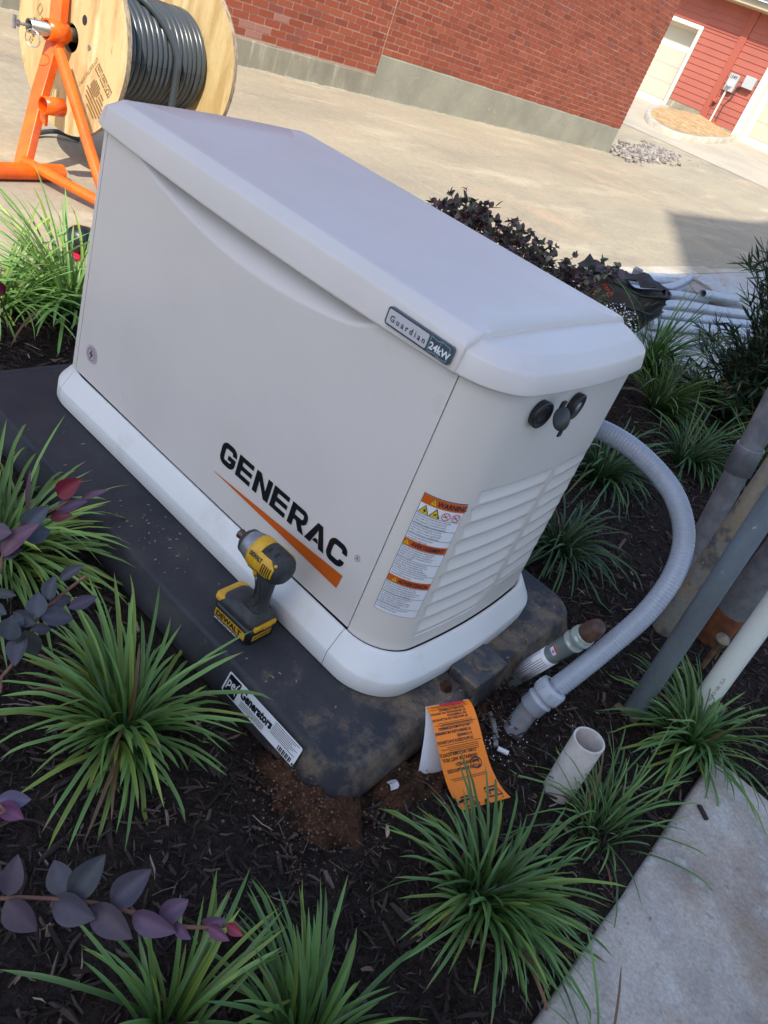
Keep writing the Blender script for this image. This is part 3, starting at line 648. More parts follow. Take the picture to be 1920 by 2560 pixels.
# ---- logo on the door
fd = lambda u, v: (u, yd(u) - .0012, v)
lg = B(); x_ = .021; H = .0515; z_ = .1955; wd = .0138; LW = .0500; gap = .0058
def rr_path(x0, z0, x1, z1, r, start, end):
    """rounded rectangle path angles not needed: list of corner-rounded points between two indices"""
    pts = []
    cs = [(x1 - r, z1 - r, 0), (x0 + r, z1 - r, 90), (x0 + r, z0 + r, 180), (x1 - r, z0 + r, 270)]
    for cx, cz, a0 in cs:
        for k in range(6): a = radians(a0 + 18 * k); pts.append((cx + r * cos(a), cz + r * sin(a)))
    return pts
zmid = lambda: 0
def gen_logo():
    x = x_; hw = wd / 2; t = wd * .80
    def G(x):
        p = rr_path(x + hw, z_ + t / 2, x + LW - hw, z_ + H - t / 2, .011, 0, 0)
        q = [(x + LW - hw, z_ + H * .64)] + p + [(x + LW - hw, z_ + H * .50 - t / 2)]
        strip_path(lg, fd, q[0:1] + p + [(x + LW - hw, z_ + H * .54)], wd * .92)
        lg.poly([fd(x + LW * .50, z_ + H * .54), fd(x + LW * .50, z_ + H * .54 - t), fd(x + LW - wd * .96, z_ + H * .54 - t), fd(x + LW - wd * .96, z_ + H * .54)])
    def E(x):
        lg.poly([fd(x, z_), fd(x + wd, z_), fd(x + wd, z_ + H), fd(x, z_ + H)])
        for zz in (z_, z_ + (H - t) / 2, z_ + H - t): lg.poly([fd(x + wd, zz), fd(x + LW * .93, zz), fd(x + LW * .93, zz + t), fd(x + wd, zz + t)])
    def N(x):
        lg.poly([fd(x, z_), fd(x + wd, z_), fd(x + wd, z_ + H), fd(x, z_ + H)])
        lg.poly([fd(x + LW - wd, z_), fd(x + LW, z_), fd(x + LW, z_ + H), fd(x + LW - wd, z_ + H)])
        lg.poly([fd(x + wd, z_ + H), fd(x + wd, z_ + H * .62), fd(x + LW - wd, z_), fd(x + LW - wd, z_ + H * .38)])
    def R_(x):
        lg.poly([fd(x, z_), fd(x + wd, z_), fd(x + wd, z_ + H), fd(x, z_ + H)])
        p = rr_path(x + hw, z_ + H * .36 + t / 2 - .001, x + LW - hw, z_ + H - t / 2, .0095, 0, 0)
        up = [(x + wd, z_ + H - t / 2)] + p[0:6][::-1] + p[18:24][::-1] + [(x + wd, z_ + H * .36 + t / 2 - .001)]
        strip_path(lg, fd, up, t)
        lg.poly([fd(x + LW * .42, z_ + H * .36 - .001), fd(x + LW * .66, z_), fd(x + LW * 1.0, z_), fd(x + LW * .74, z_ + H * .36 - .001)])
    def A(x):
        lg.poly([fd(x - .003, z_), fd(x + wd, z_), fd(x + LW * .5, z_ + H * .72), fd(x + LW * .5, z_ + H), fd(x + LW * .36, z_ + H)])
        lg.poly([fd(x + LW * .5, z_ + H), fd(x + LW * .5, z_ + H * .72), fd(x + LW - wd + .002, z_), fd(x + LW + .004, z_), fd(x + LW * .64, z_ + H)])
        lg.poly([fd(x + wd * 1.30, z_ + H * .16), fd(x + LW - wd * 1.15, z_ + H * .16), fd(x + LW - wd * 1.45, z_ + H * .34), fd(x + wd * 1.62, z_ + H * .34)])
    def C_(x):
        p = rr_path(x + hw, z_ + t / 2, x + LW - hw, z_ + H - t / 2, .011, 0, 0)
        strip_path(lg, fd, [(x + LW - hw, z_ + H * .64)] + p + [(x + LW - hw, z_ + H * .36)], wd * .92)
    for fnc in (G, E, N, E, R_, A, C_): fnc(x); x += LW + gap
gen_logo()
link('maker_wordmark', lg, 'ink', door_o)
b = B(); n = 24; L_ = []; R_2 = []
for i in range(n + 1):
    t = i / n; u = .017 + .3965 * t
    L_.append(fd(u, .1625 + .0235 * t ** 1.05)); R_2.append(fd(u - .003 * t, .1615 - .0105 * t ** 1.3 + .0 * t))
b.add(L_ + R_2, [(i, i + 1, n + 2 + i, n + 1 + i) for i in range(n)]); link('orange_swoosh', b, 'orange_ink', door_o)
b = B()
def ringflat(b, fn, cx, cz, r0, r1, n=28): b.add([fn(cx + r * cos(2 * pi * i / n), cz + r * sin(2 * pi * i / n)) for r in (r0, r1) for i in range(n)], [(i, (i + 1) % n, n + (i + 1) % n, n + i) for i in range(n)])
ringflat(b, fd, .4285, .244, .0060, .0067); put_text(b, 'R', .0085, fd, .4260, .2411); link('registered_mark', b, 'ink', door_o)
# round bolt sticker
b = B(); b.add([fd(-.478 + .0235 * cos(2 * pi * i / 32), .167 + .0235 * sin(2 * pi * i / 32)) for i in range(32)], [tuple(range(32))]); st = link('round_sticker', b, 'silver', door_o)
fe = lambda u, v: (u, yd(u) - .0020, v)
b = B(); ringflat(b, fe, -.478, .167, .0150, .0166)
link('sticker_ring', b, 'red_ink', st)
b = B(); b.poly([fe(-.4765, .181), fe(-.4865, .165), fe(-.479, .165), fe(-.481, .153), fe(-.470, .169), fe(-.4775, .169)]); link('bolt_symbol', b, 'ink_blue', st)
# lid badge
def fb(u, v): return (u, -.3056 - .0 * v, v)
def rrect(x0, z0, x1, z1, r, k=6):
    P = []
    for cx, cz, a0 in ((x1 - r, z1 - r, 0), (x0 + r, z1 - r, 90), (x0 + r, z0 + r, 180), (x1 - r, z0 + r, 270)):
        P += [(cx + r * cos(radians(a0 + 90 * j / k)), cz + r * sin(radians(a0 + 90 * j / k))) for j in range(k + 1)]
    return P
def plate(pts, y, th, m, parent, name, bev=0):
    b = B(); n = len(pts); b.add([(x, y, z) for x, z in pts] + [(x, y + th, z) for x, z in pts], [tuple(range(n)), tuple(range(n, 2 * n))[::-1]] + [(i, n + i, n + (i + 1) % n, (i + 1) % n) for i in range(n)])
    return link(name, b, m, parent, bevel=bev)
bx0, bx1, bz0, bz1 = .313, .455, .6740, .7050
bd = plate(rrect(bx0, bz0, bx1, bz1, .006), -.3100, .006, mat('badge_base', (.10, .13, .17), .3, .5), roof_o, 'badge')
plate(rrect(bx0 + .004, bz0 + .0035, bx0 + .092, bz1 - .0035, .0025), -.3114, .001, 'silver', bd, 'badge_silver_plate')
b = B(); put_text(b, 'Guardian', .0150, lambda u, v: (u, -.3120, v), bx0 + .0105, bz0 + .0095, space=1.55, bold=.00018, sx=.92); link('badge_text', b, 'ink_blue', bd)
b = B(); put_text(b, '24kW', .0165, lambda u, v: (u, -.3116, v), bx0 + .0975, bz0 + .0085, bold=.0005, sx=1.02); link('badge_text', b, 'white', bd)
b = B(); strip_path(b, lambda u, v: (u, -.3108, v), [(bx0 + .096, bz0 + .003), (bx0 + .096, bz1 - .003), (bx0 + .110, bz1 - .005), (bx0 + .118, bz1 - .002), (bx0 + .136, bz1 - .004), (bx0 + .136, bz0 + .004), (bx0 + .120, bz0 + .002), (bx0 + .112, bz0 + .005), (bx0 + .098, bz0 + .003)], .0022)
strip_path(b, lambda u, v: (u, -.3107, v), [(bx0 + .118, bz1 - .002), (bx0 + .114, bz0 + .014), (bx0 + .120, bz0 + .003)], .002); link('badge_relief', b, mat('badge_blue', (.22, .32, .42), .3, .4), bd)

# ---- warning label wrapped round the corner
cum = [0.]; CL = [p for p in OL if p[0] > .40 and p[1] < .1]
for i in range(1, len(CL)): cum.append(cum[-1] + sqrt((CL[i][0] - CL[i - 1][0]) ** 2 + (CL[i][1] - CL[i - 1][1]) ** 2))
s_start = None
def surf(s, z, d):
    i = min(len(CL) - 2, max(0, int(np.searchsorted(cum, s)) - 1)); t = (s - cum[i]) / (cum[i + 1] - cum[i])
    a = Vector(CL[i]); c = Vector(CL[i + 1]); p = a.lerp(c, t); tt = (c - a).normalized()
    return (tap(p.x, z) + tt.y * d, p.y - tt.x * d, z)
sc0 = min(range(len(CL)), key=lambda i: abs(CL[i][0] - .512) + (10 if CL[i][1] > -.2 else 0)); S0 = cum[sc0] - .0150
LWd, LZ0, LZ1 = .088, .176, .450
fl = lambda d: (lambda u, v: surf(S0 + u, LZ0 + v, d))
LH = LZ1 - LZ0
b = B(); quad_on(b, fl(.0008), 0, 0, LWd, LH, 24, 1); wl = link('warning_label', b, 'ink_blue', shell_o)
b = B(); quad_on(b, fl(.0014), .0011, .0011, LWd - .0011, LH - .0011, 24, 1); link('label_sheet', b, 'white', wl)
bo = B(); bt = B(); by_ = B(); br = B(); bk = B(); bw = B()
f2, f3, f4 = fl(.0020), fl(.0027), fl(.0023)
heads = [(LH - .0190, LH - .0011, 'WARNING', .026), (LH - .1135 - .0, LH - .0985, 'AVERTISSEMENT', .011), (LH - .2000, LH - .1850, 'ADVERTENCIA', .017)]
for z0, z1, tx, xo in heads:
    bo = B(); quad_on(bo, f2, .0011, z0, LWd - .0011, z1, 20, 1); link('label_heading_band', bo, 'orange_ink', wl)
    put_text(bt, tx, (z1 - z0) * .82, f3, xo + .006, z0 + (z1 - z0) * .22, bold=.0003, sx={'WARNING': .80, 'AVERTISSEMENT': .72, 'ADVERTENCIA': .72}[tx])
    c = xo - .001 if tx != 'AVERTISSEMENT' else xo - .003; h = (z1 - z0)
    by_ = B(); by_.poly([f3(c - .006, z0 + h * .2), f3(c + .005, z0 + h * .2), f3(c - .0005, z0 + h * .85)]); link('label_triangle', by_, 'yellow_ink', wl); bk.poly([fl(.0034)(c - .001, z0 + h * .35), fl(.0034)(c, z0 + h * .35), fl(.0034)(c, z0 + h * .65), fl(.0034)(c - .001, z0 + h * .65)])
# pictograms
pz = LH - .0395
for k, cx in enumerate((.0130, .0345)):
    bk.poly([f2(cx - .0108, pz), f2(cx + .0108, pz), f2(cx, pz + .0190)]); by_ = B(); by_.poly([f3(cx - .0088, pz + .0011), f3(cx + .0088, pz + .0011), f3(cx, pz + .0168)]); link('label_triangle', by_, 'yellow_ink', wl)
bk.poly([fl(.0034)(.0150, pz + .0135), fl(.0034)(.0105, pz + .0068), fl(.0034)(.0140, pz + .0068), fl(.0034)(.0125, pz + .0020), fl(.0034)(.0175, pz + .0085), fl(.0034)(.0145, pz + .0085)])
bk.poly([fl(.0034)(.0405, pz + .0018), fl(.0034)(.0435, pz + .0018), fl(.0034)(.0420, pz + .0065), fl(.0034)(.0395, pz + .0055)]); bk.poly([fl(.0034)(.031, pz + .0062), fl(.0034)(.0365, pz + .0105), fl(.0034)(.0375, pz + .0085), fl(.0034)(.033, pz + .0045)])
for cx in (.0550, .0748):
    ringflat(br, f3, cx, pz + .0085, .0072, .0085); strip_path(br, fl(.0031), [(cx - .0052, pz + .0085 + .0052), (cx + .0052, pz + .0085 - .0052)], .0013)
    bk.poly([f4(cx - .005, pz + .0070), f4(cx + .002, pz + .0070), f4(cx + .002, pz + .0085), f4(cx - .005, pz + .0085)]); strip_path(bk, f4, [(cx + .0012, pz + .0095), (cx + .004, pz + .0125), (cx + .0025, pz + .0135)], .0008)
blocks = [(LH - .0415, ["Risk of electric shock. No user serviceable", "parts inside. The control panel for this", "engine generator is intended to only be", "operated by qualified service personnel."], 1),
          (LH - .0635, ["Explosion of battery gases can cause", "severe injury or death. Do not smoke,", "strike a match or cause a spark in the", "vicinity of this battery compartment."], 1),
          (LH - .0860, ["Cancer and reproductive harm", "www.P65Warnings.ca.gov."], 0),
          (LH - .1150, ["Risque de choc electrique. Aucune piece", "reparable par l'utilisateur. Le controle", "panneau de ce generateur de moteur est", "destine a etre utilise uniquement par un", "personnel qualifie."], 1),
          (LH - .1420, ["L'explosion de gaz de la batterie peut", "causer des blessures graves ou la mort.", "Ne pas fumer, ne pas allumer une", "allumette ni provoquer une etincelle a", "proximite de ce compartiment de batterie."], 1),
          (LH - .1705, ["Cancer et effet nocif sur la reproduction", "www.P65Warnings.ca.gov."], 0),
          (LH - .2015, ["Riesgo de descarga electrica. No hay", "piezas que el usuario pueda reparar. El", "control panel para este generador de motor", "esta destinado a ser operado solamente", "por personal de servicio calificado."], 1),
          (LH - .2275, ["La explosion de los gases de la bateria", "puede causar danos severos o la", "muerte. No fume, ni encienda cerillos", "ni haga chispas en la vecindad de este", "compartimento de baterias."], 1),
          (LH - .2545, ["Produce cancer y danos reproductivos", "www.P65Warnings.ca.gov."], 0)]
for ztop, lines, rule in blocks:
    lh = .0053 if len(lines) > 2 else .0058
    if len(lines) == 5: lh = .0050
    for k, s in enumerate(lines): put_text(bt, s, .0050, f3, .0030, ztop - lh * (k + 1) + .0008, sx=.78)
    quad_on(bk, f2, .0011, ztop + .0002, LWd - .0011, ztop + .0009, 16, 1)
link('label_print', bt, 'ink_blue', wl); link('label_prohibition_ring', br, 'red_ink', wl); link('label_pictogram', bk, 'ink_blue', wl)
# lifting-hole caps under the lid on the right end
def capring(y, z, tilt, nm, inner=None):
    b = B(); x = tap(BX + BB * (1 - (y / BY) ** 2), z)
    ax = Vector((cos(tilt[0]), sin(tilt[0]), tilt[1])).normalized()
    b.lathe((x - .002, y, z), ax, [(0, .024), (.010, .0255), (.014, .0255), (.0155, .023), (.013, .020), (.012, .015), (.0135, .0135), (.0115, .012), (.0115, 0)], 32)
    o = link(nm, b, 'blackpl', gen)
    if inner:
        b = B(); b.lathe((x + .011, y, z), ax, [(0, .0105), (.0015, .0105), (.002, 0)], 24); link('lock_face', b, 'castal', o)
    return o
capring(-.150, .6300, (-.1, .0), 'latch_cap'); capring(-.030, .6300, (.1, .0), 'latch_cap', True)
b = B(); ax = Vector((.80, -.25, .42)).normalized(); cc = Vector((.592, -.118, .630))
b.lathe(cc, ax, [(-.0018, 0), (-.0018, .0205), (.0004, .0213), (.0018, .0198), (.0024, 0)], 32)
b.box((-.002, -.007, -.004), (.002, .007, .008), Matrix.Translation(cc + Vector((-.010, .0, .021)))); b.box((-.0015, -.006, -.009), (.0015, .006, .0), Matrix.Translation(cc + Vector((.010, -.002, -.019))))
link('latch_flap', b, 'blackpl', gen)

# ================================================================== PAD
pad = thing('generator_pad', 'black composite pad with muddy right end under the generator', 'pad', (0, 0, -.09))
def padring(i, z, r=.072):
    x0, x1, y0, y1 = -.730 + i * .8, .703 - i, -.4905 + i * .72, .455 - i; P = []
    for cx, cy, a0 in ((x1 - r, y0 + r, -90), (x1 - r, y1 - r, 0), (x0 + r, y1 - r, 90), (x0 + r, y0 + r, 180)):
        rr = r
        P += [(cx + rr * cos(radians(a0 + 6 * k)), cy + rr * sin(radians(a0 + 6 * k)), z + .0012 * noise.noise(Vector((cx * 7 + k, cy * 9, z * 50)))) for k in range(16)]
    return P
b = B(); b.rings([padring(.004, -.088), padring(.0, -.072), padring(.0, -.058), padring(.006, -.045), padring(.020, -.008), padring(.0235, -.003), padring(.028, -.0004), padring(.034, -.0), padring(.044, -.001)], False, True)
link('pad_slab', b, 'pad', pad)
b = B(); Mx = Matrix.Translation((.6640, -.022, .012)); b.box((-.038, -.066, -.030), (.034, .066, .014), Mx); fb_ = link('raised_block', b, 'pad_block', pad, bevel=.006, seg=3)
b = B(); b.lathe((.664, -.020, .0255), (0, 0, 1), [(0, .021), (.005, .0205), (.0058, .018), (.0035, .016), (.0035, 0)], 24); link('bolt_cover', b, 'pad_block', fb_)
# label on the pad's front edge
fp = lambda u, v, d=0.: (u, -.4800 + .26 * (v + .008) - .0035 - d, v)
b = B(); P = rrect(.380, -.054, .590, -.010, .004); b.add([fp(*p) for p in P], [tuple(range(len(P)))]); pl = link('pad_label', b, 'white', pad)
fq = lambda u, v: fp(u, v, .0007)
b = B(); P = rrect(.384, -.052, .418, -.013, .003); b.poly([fq(*p) for p in P]); 
put_text(b, 'Generators', .024, fq, .424, -.034, bold=.0012, sx=.80)
for k in range(7): b.poly([fq(.516, -.013 - .0038 * k), fq(.584 - (k % 3) * .008, -.013 - .0038 * k), fq(.584 - (k % 3) * .008, -.0141 - .0038 * k), fq(.516, -.0141 - .0038 * k)])
for k in range(9): b.poly([fq(.545 + .0042 * k, -.042), fq(.5472 + .0042 * k + (k % 2) * .001, -.042), fq(.5472 + .0042 * k + (k % 2) * .001, -.052), fq(.545 + .0042 * k, -.052)])
for k in range(4): b.poly([fq(.432, -.039 - .0032 * k), fq(.500, -.039 - .0032 * k), fq(.500, -.040 - .0032 * k), fq(.432, -.040 - .0032 * k)])
link('label_print', b, 'ink', pl)
b = B(); put_text(b, 'pe(', .028, lambda u, v: fp(u, v, .0014), .386, -.036, bold=.0004, sx=.8); link('label_print', b, 'white', pl)

# ================================================================== IMPACT DRIVER
O = Vector((.303, -.392, 0)); ya = 3.185; F = Vector((cos(ya), sin(ya), 0)); S = Vector((sin(ya), -cos(ya), 0)); 
if S.y > 0: S = -S
U = Vector((0, 0, 1))
DM = Matrix(((F.x, S.x, 0, O.x), (F.y, S.y, 0, O.y), (0, 0, 1, 0), (0, 0, 0, 1)))   # local (f, s, z)
D = lambda f, s, z: tuple(DM @ Vector((f, s, z)))
drv = thing('impact_driver', 'yellow and black cordless impact driver standing on its battery on the pad', 'power tool', (O.x, O.y, .001))
def rbox_rings(specs):
    """specs: (z, f0, f1, hs, r)"""
    R = []
    for z, f0, f1, hs, r in specs:
        P = []
        for cf, cs, a0 in ((f1 - r, hs - r, 0), (f0 + r, hs - r, 90), (f0 + r, -hs + r, 180), (f1 - r, -hs + r, 270)):
            P += [D(cf + r * cos(radians(a0 + 18 * k)), cs + r * sin(radians(a0 + 18 * k)), z) for k in range(6)]
        R.append(P)
    return R
b = B(); b.rings(rbox_rings([(.001, -.046, .050, .037, .014), (.005, -.050, .056, .041, .014), (.030, -.050, .058, .041, .014), (.036, -.049, .060, .040, .014), (.0385, -.046, .058, .037, .012)])); bat = link('battery', b, 'blackpl', drv)
b = B(); b.rings(rbox_rings([(.0386, -.047, .061, .036, .014), (.046, -.048, .064, .038, .014), (.054, -.047, .062, .037, .016), (.062, -.044, .040, .030, .018), (.069, -.040, .012, .024, .016)])); link('tool_foot', b, 'rubber', drv)
# yellow trim over the foot, front part
b = B(); b.rings(rbox_rings([(.045, .038, .0655, .0385, .012), (.054, .034, .0645, .0382, .012), (.0575, .030, .058, .034, .012), (.0585, .030, .050, .028, .01)])); link('foot_trim', b, 'yel', drv)
b = B(); b.box((-.0535, -.026, .038), (-.0455, .030, .048), DM); b.box((-.0555, -.012, .039), (-.0535, .010, .047), DM); link('battery_latch', b, 'yel', drv, bevel=.0015)
# battery plates with lettering (camera-side long face and rear face)
ss = .0416
b = B(); b.poly([D(.048, ss, .030), D(-.036, ss, .030), D(-.040, ss, .026), D(-.040, ss, .011), D(.048, ss, .011)]); pl1 = link('battery_plate', b, 'yel', bat)
b = B(); f6 = lambda u, v: D(.046 - u, ss + .0006, v)
put_text(b, 'DEWALT', .0175, f6, .002, .0145, bold=.0008, sx=1.03); link('plate_lettering', b, 'ink', pl1)
b = B(); put_text(b, '20V MAX LITHIUM ION', .0062, lambda u, v: D(.046 - u, ss + .0006, v), .0, .0042, bold=.0002, sx=1.05); link('plate_lettering', b, 'white', bat)
b = B(); b.poly([D(-.0506, .030, .026), D(-.0506, -.022, .026), D(-.0506, -.022, .012), D(-.0506, .030, .012)]); pl2 = link('battery_plate', b, 'yel', bat)
b = B(); put_text(b, 'XR LITHIUM ION', .0070, lambda u, v: D(-.0512, .028 - u, v), .001, .0165, bold=.0002); link('plate_lettering', b, 'ink', pl2)
# handle
b = B(); R = []
for z, fc, a, c in ((.060, -.020, .030, .023), (.072, -.0195, .0235, .0195), (.085, -.0185, .0195, .0175), (.105, -.018, .0190, .0170), (.125, -.0175, .0200, .0170), (.142, -.016, .0215, .0175), (.158, -.012, .025, .019), (.170, -.010, .028, .02)):
    R.append([D(fc + a * cos(t) * (1 + .0 * sin(t)), c * sin(t), z) for t in [2 * pi * k / 28 for k in range(28)]])
b.rings(R); hd = link('handle', b, 'rubber', drv)
b = B(); 
for sgn in (1,):
    b.tube([D(-.010, sgn * .0178, .150), D(-.020, sgn * .0182, .125), D(-.026, sgn * .0172, .10), D(-.020, sgn * .0192, .080), D(-.006, sgn * .0205, .074)], .0016, 6)
    b.tube([D(.0, sgn * .0180, .145), D(-.012, sgn * .0186, .122), D(-.012, sgn * .0182, .100), D(-.004, sgn * .0186, .088)], .0013, 6)
link('grip_ridge', b, 'rubber', hd)
b = B(); b.rings([[D(*p) for p in q] for q in ([(.004, .010, .150), (.004, -.010, .150), (.020, -.009, .150), (.020, .009, .150)], [(.002, .010, .132), (.002, -.010, .132), (.010, -.009, .128), (.010, .009, .128)])]); link('trigger', b, 'yel', drv, bevel=.002)
b = B(); b.box((.008, -.0165, .148), (.026, .0165, .160), DM); link('direction_switch', b, 'blackpl', drv, bevel=.002)
# head
HZ = .184; ho = D(0, 0, HZ)
b = B(); b.lathe(ho, F, [(-.060, 0), (-.060, .012), (-.057, .022), (-.050, .0295), (-.040, .033), (-.020, .0340), (.000, .0335), (.0, .030)], 40); hb = link('motor_housing', b, 'rubber', drv)
b = B(); b.lathe(ho, F, [(-.002, .0325), (-.0005, .0345), (.018, .0345), (.0235, .0335), (.0235, .029)], 40); yc = link('yellow_collar', b, 'yel', drv)
b = B(); b.lathe(ho, F, [(.0225, .0318), (.028, .0320), (.045, .0275), (.050, .0262), (.050, .020)], 40); link('gear_case', b, 'castal', drv)
b = B(); b.lathe(ho, F, [(.049, .0270), (.0535, .0262), (.060, .0190), (.063, .0135), (.063, .008)], 40); link('nose_bumper', b, 'rubber', drv)
b = B(); b.lathe(ho, F, [(.062, .0095), (.072, .0095), (.0735, .0102), (.077, .0100), (.078, .0085), (.078, .0045), (.070, .004)], 24); link('bit_chuck', b, 'chuck', drv)
# yellow side cheeks with vents and lettering
def cheek(sgn):
    b = B(); n = 10; m = 12; rows = []
    for i in range(n + 1):
        f = -.046 + .052 * i / n; row = []
        for j in range(m + 1):
            a = radians(-30 + 78 * j / m)     # 0 = side, + up
            r = .0355 + (.0 if 0 < j < m and 0 < i < n else -.003)
            if i < 3: a = radians(2) + (a - radians(2)) * (.5 + .17 * i)
            row.append(D(f, sgn * r * cos(a), HZ + r * sin(a)))
        rows.append(row)
    vs = [p for r in rows for p in r]; b.add(vs, [(i * (m + 1) + j, i * (m + 1) + j + 1, (i + 1) * (m + 1) + j + 1, (i + 1) * (m + 1) + j) for i in range(n) for j in range(m)], True)
    return link('side_cheek', b, 'yel', hb)
ch = cheek(1); cheek(-1)
b = B()
for k in range(5):
    for j in range(1): 
        f = -.0430 + .0050 * k; a0, a1 = radians(-12), radians(22); r = .0366
        b.add([D(f, r * cos(a), HZ + r * sin(a)) for a in (a0, (a0 + a1) / 2, a1)] + [D(f + .0024, r * cos(a), HZ + r * sin(a)) for a in (a0, (a0 + a1) / 2, a1)], [(0, 1, 4, 3), (1, 2, 5, 4)])
link('air_slot', b, 'ink', ch)
def fch(u, v):
    a = radians(26) + v / .0366; return D(.016 - u, .0366 * cos(a), HZ + .0366 * sin(a))
b = B(); put_text(b, 'DEWALT', .0120, fch, .0, -.006, bold=.0006, sx=.66); link('maker_lettering', b, 'ink', ch)
b = B()
for (f, a) in ((-.030, 70), (-.012, 68), (-.040, 104), (-.018, 106)):
    a = radians(a); r = .0349; b.poly([D(f + df, r * cos(a + da), HZ + r * sin(a + da)) for df, da in ((-.001, -.18), (.0018, -.18), (.0018, .18), (-.001, .18))])
link('air_slot', b, 'ink', hb)
b = B(); b.lathe(D(-.044, .0250, HZ + .0205), (DM.to_3x3() @ Vector((-.3, .75, .55))), [(0, .0034), (.0015, .003), (.002, 0)], 10); link('screw_head', b, 'yel', hb)

# ================================================================== CONDUITS AND PIPES
def crv(P, k=10): return resamp([tuple(p) for p in P], k)
fc = thing('flexible_conduit', 'thick grey flexible conduit arching from the soil to the generator back', 'conduit', (.80, 0, -.085))
path = crv([(.795, .060, .00), (.812, .100, .056), (.833, .16, .148), (.850, .215, .245), (.843, .262, .335), (.806, .30, .405), (.735, .325, .455), (.64, .335, .480), (.55, .332, .484), (.46, .31, .47), (.42, .27, .46)], 60)
b = B(); n = len(path); cl = 0; rr = []
pp = []
for i in range(n):
    if i: cl += (Vector(path[i]) - Vector(path[i - 1])).length
    rr.append(.0230 + .0004 * sin(cl / .0080 * 2 * pi))
b.tube(path, rr, 28); link('hose', b, 'conduit', fc)
A0 = Vector((.795, .060, .00)); ad = (Vector((.812, .100, .056)) - A0).normalized(); ad = (ad + Vector((0, -.1, .35))).normalized()
prof = [(q_, r_ * .88) for q_, r_ in [(-.048, .030), (-.046, .033), (-.022, .033), (-.020, .0355), (-.016, .0355), (-.014, .033), (-.006, .033), (-.004, .037), (.0, .0385), (.022, .0380), (.027, .036), (.029, .032), (.029, .025)]]
b = B(); b.lathe(A0 + ad * .012, ad, prof, 36); ft = link('compression_fitting', b, mat('pale_grey_fitting', (.40, .43, .50), .42), fc)
b = B()
for k in range(8):
    a = 2 * pi * k / 8; t = ad.cross(Vector((0, 0, 1))).normalized(); q = ad.cross(t); c = A0 + ad * .024 + (t * cos(a) + q * sin(a)) * .0333
    b.tube([c - ad * .008, c + ad * .008], .0022, 6)
link('grip_lug', b, mat('pale_grey_fitting_lug', (.40, .43, .50), .42), ft)
b = B(); e0 = A0 + ad * -.034; b.tube([e0, e0 + Vector((-.0, -.055, -.105)) * 1.1], .0240, 28); link('rigid_stub', b, 'pvcdirt', fc)
# gas riser with paper label, clear sleeve and brown cap
gr = thing('gas_riser', 'dark green gas riser pipe with white paper label and brown cap', 'pipe', (.709, .146, -.085))
g0 = Vector((.690, .150, -.11)); g1 = Vector((.806, .105, .222)); gd = (g1 - g0).normalized(); gl = (g1 - g0).length
P = lambda t: g0 + gd * t
b = B(); b.lathe(g0, gd, [(0, .0215), (.225, .0215), (.226, 0)], 28); link('riser_pipe', b, 'gaspipe', gr)
b = B(); b.lathe(P(.065), gd, [(0, .0218), (0, .0222), (.115, .0222), (.115, .0218)], 28); lb = link('paper_label', b, 'white', gr)
side = gd.cross(Vector((cam.location - P(.12)).normalized())).normalized(); fro = side.cross(gd).normalized()
if fro.dot(cam.location - P(.12)) < 0: fro = -fro
def fg(u, v): a = v / .0226 ; return tuple(P(.065 + u) + (fro * cos(a) + side * sin(a)) * .0227)
b = B()
for k in range(9):
    x0, x1 = (.010, .104) if k not in (2, 3, 6) else ((.020, .070) if k != 6 else (.05, .104))
    v = -.026 + .0052 * k; b.add([fg(x0, v), fg(x1, v), fg(x1, v + .0011), fg(x0, v + .0011)], [(0, 1, 2, 3)])
link('label_print', b, 'ink_blue', lb)
b = B(); b.lathe(P(.195), gd, [(0, .0220), (.002, .0232), (.058, .0232), (.060, .026), (.066, .026), (.067, .0238), (.082, .0238), (.084, .0270), (.094, .0262), (.096, .023), (.102, .0245), (.105, .022)], 28); link('clear_sleeve', b, 'clear', gr)
b = B(); b.lathe(P(.300), gd, [(0, .0215), (.022, .0215), (.024, .020), (.034, .0195), (.044, .0150), (.045, 0)], 16); link('pipe_cap', b, 'cap_brown', gr)
def fg2(u, v): a = v / .0226; return tuple(P(.205 + u) + (fro * cos(a) + side * sin(a)) * .0242)
b = B(); b.add([fg2(0, v) for v in (-.014, -.007, 0, .004)] + [fg2(.018, v) for v in (-.014, -.007, 0, .004)], [(i, i + 1, 5 + i, 4 + i) for i in range(3)]); dl = link('small_decal', b, 'white', gr)
b = B(); b.add([tuple(Vector(fg2(.0125, v)) + fro * .0006) for v in (-.014, -.007, 0, .004)] + [tuple(Vector(fg2(.018, v)) + fro * .0006) for v in (-.014, -.007, 0, .004)], [(i, i + 1, 5 + i, 4 + i) for i in range(3)]); link('decal_band', b, 'red_ink', dl)
b = B(); ringflat(b, lambda u, v: tuple(Vector(fg2(u, v)) + fro * .0008), .007, -.004, .0014, .0034, 14); link('decal_emblem', b, 'blue_ink', dl)

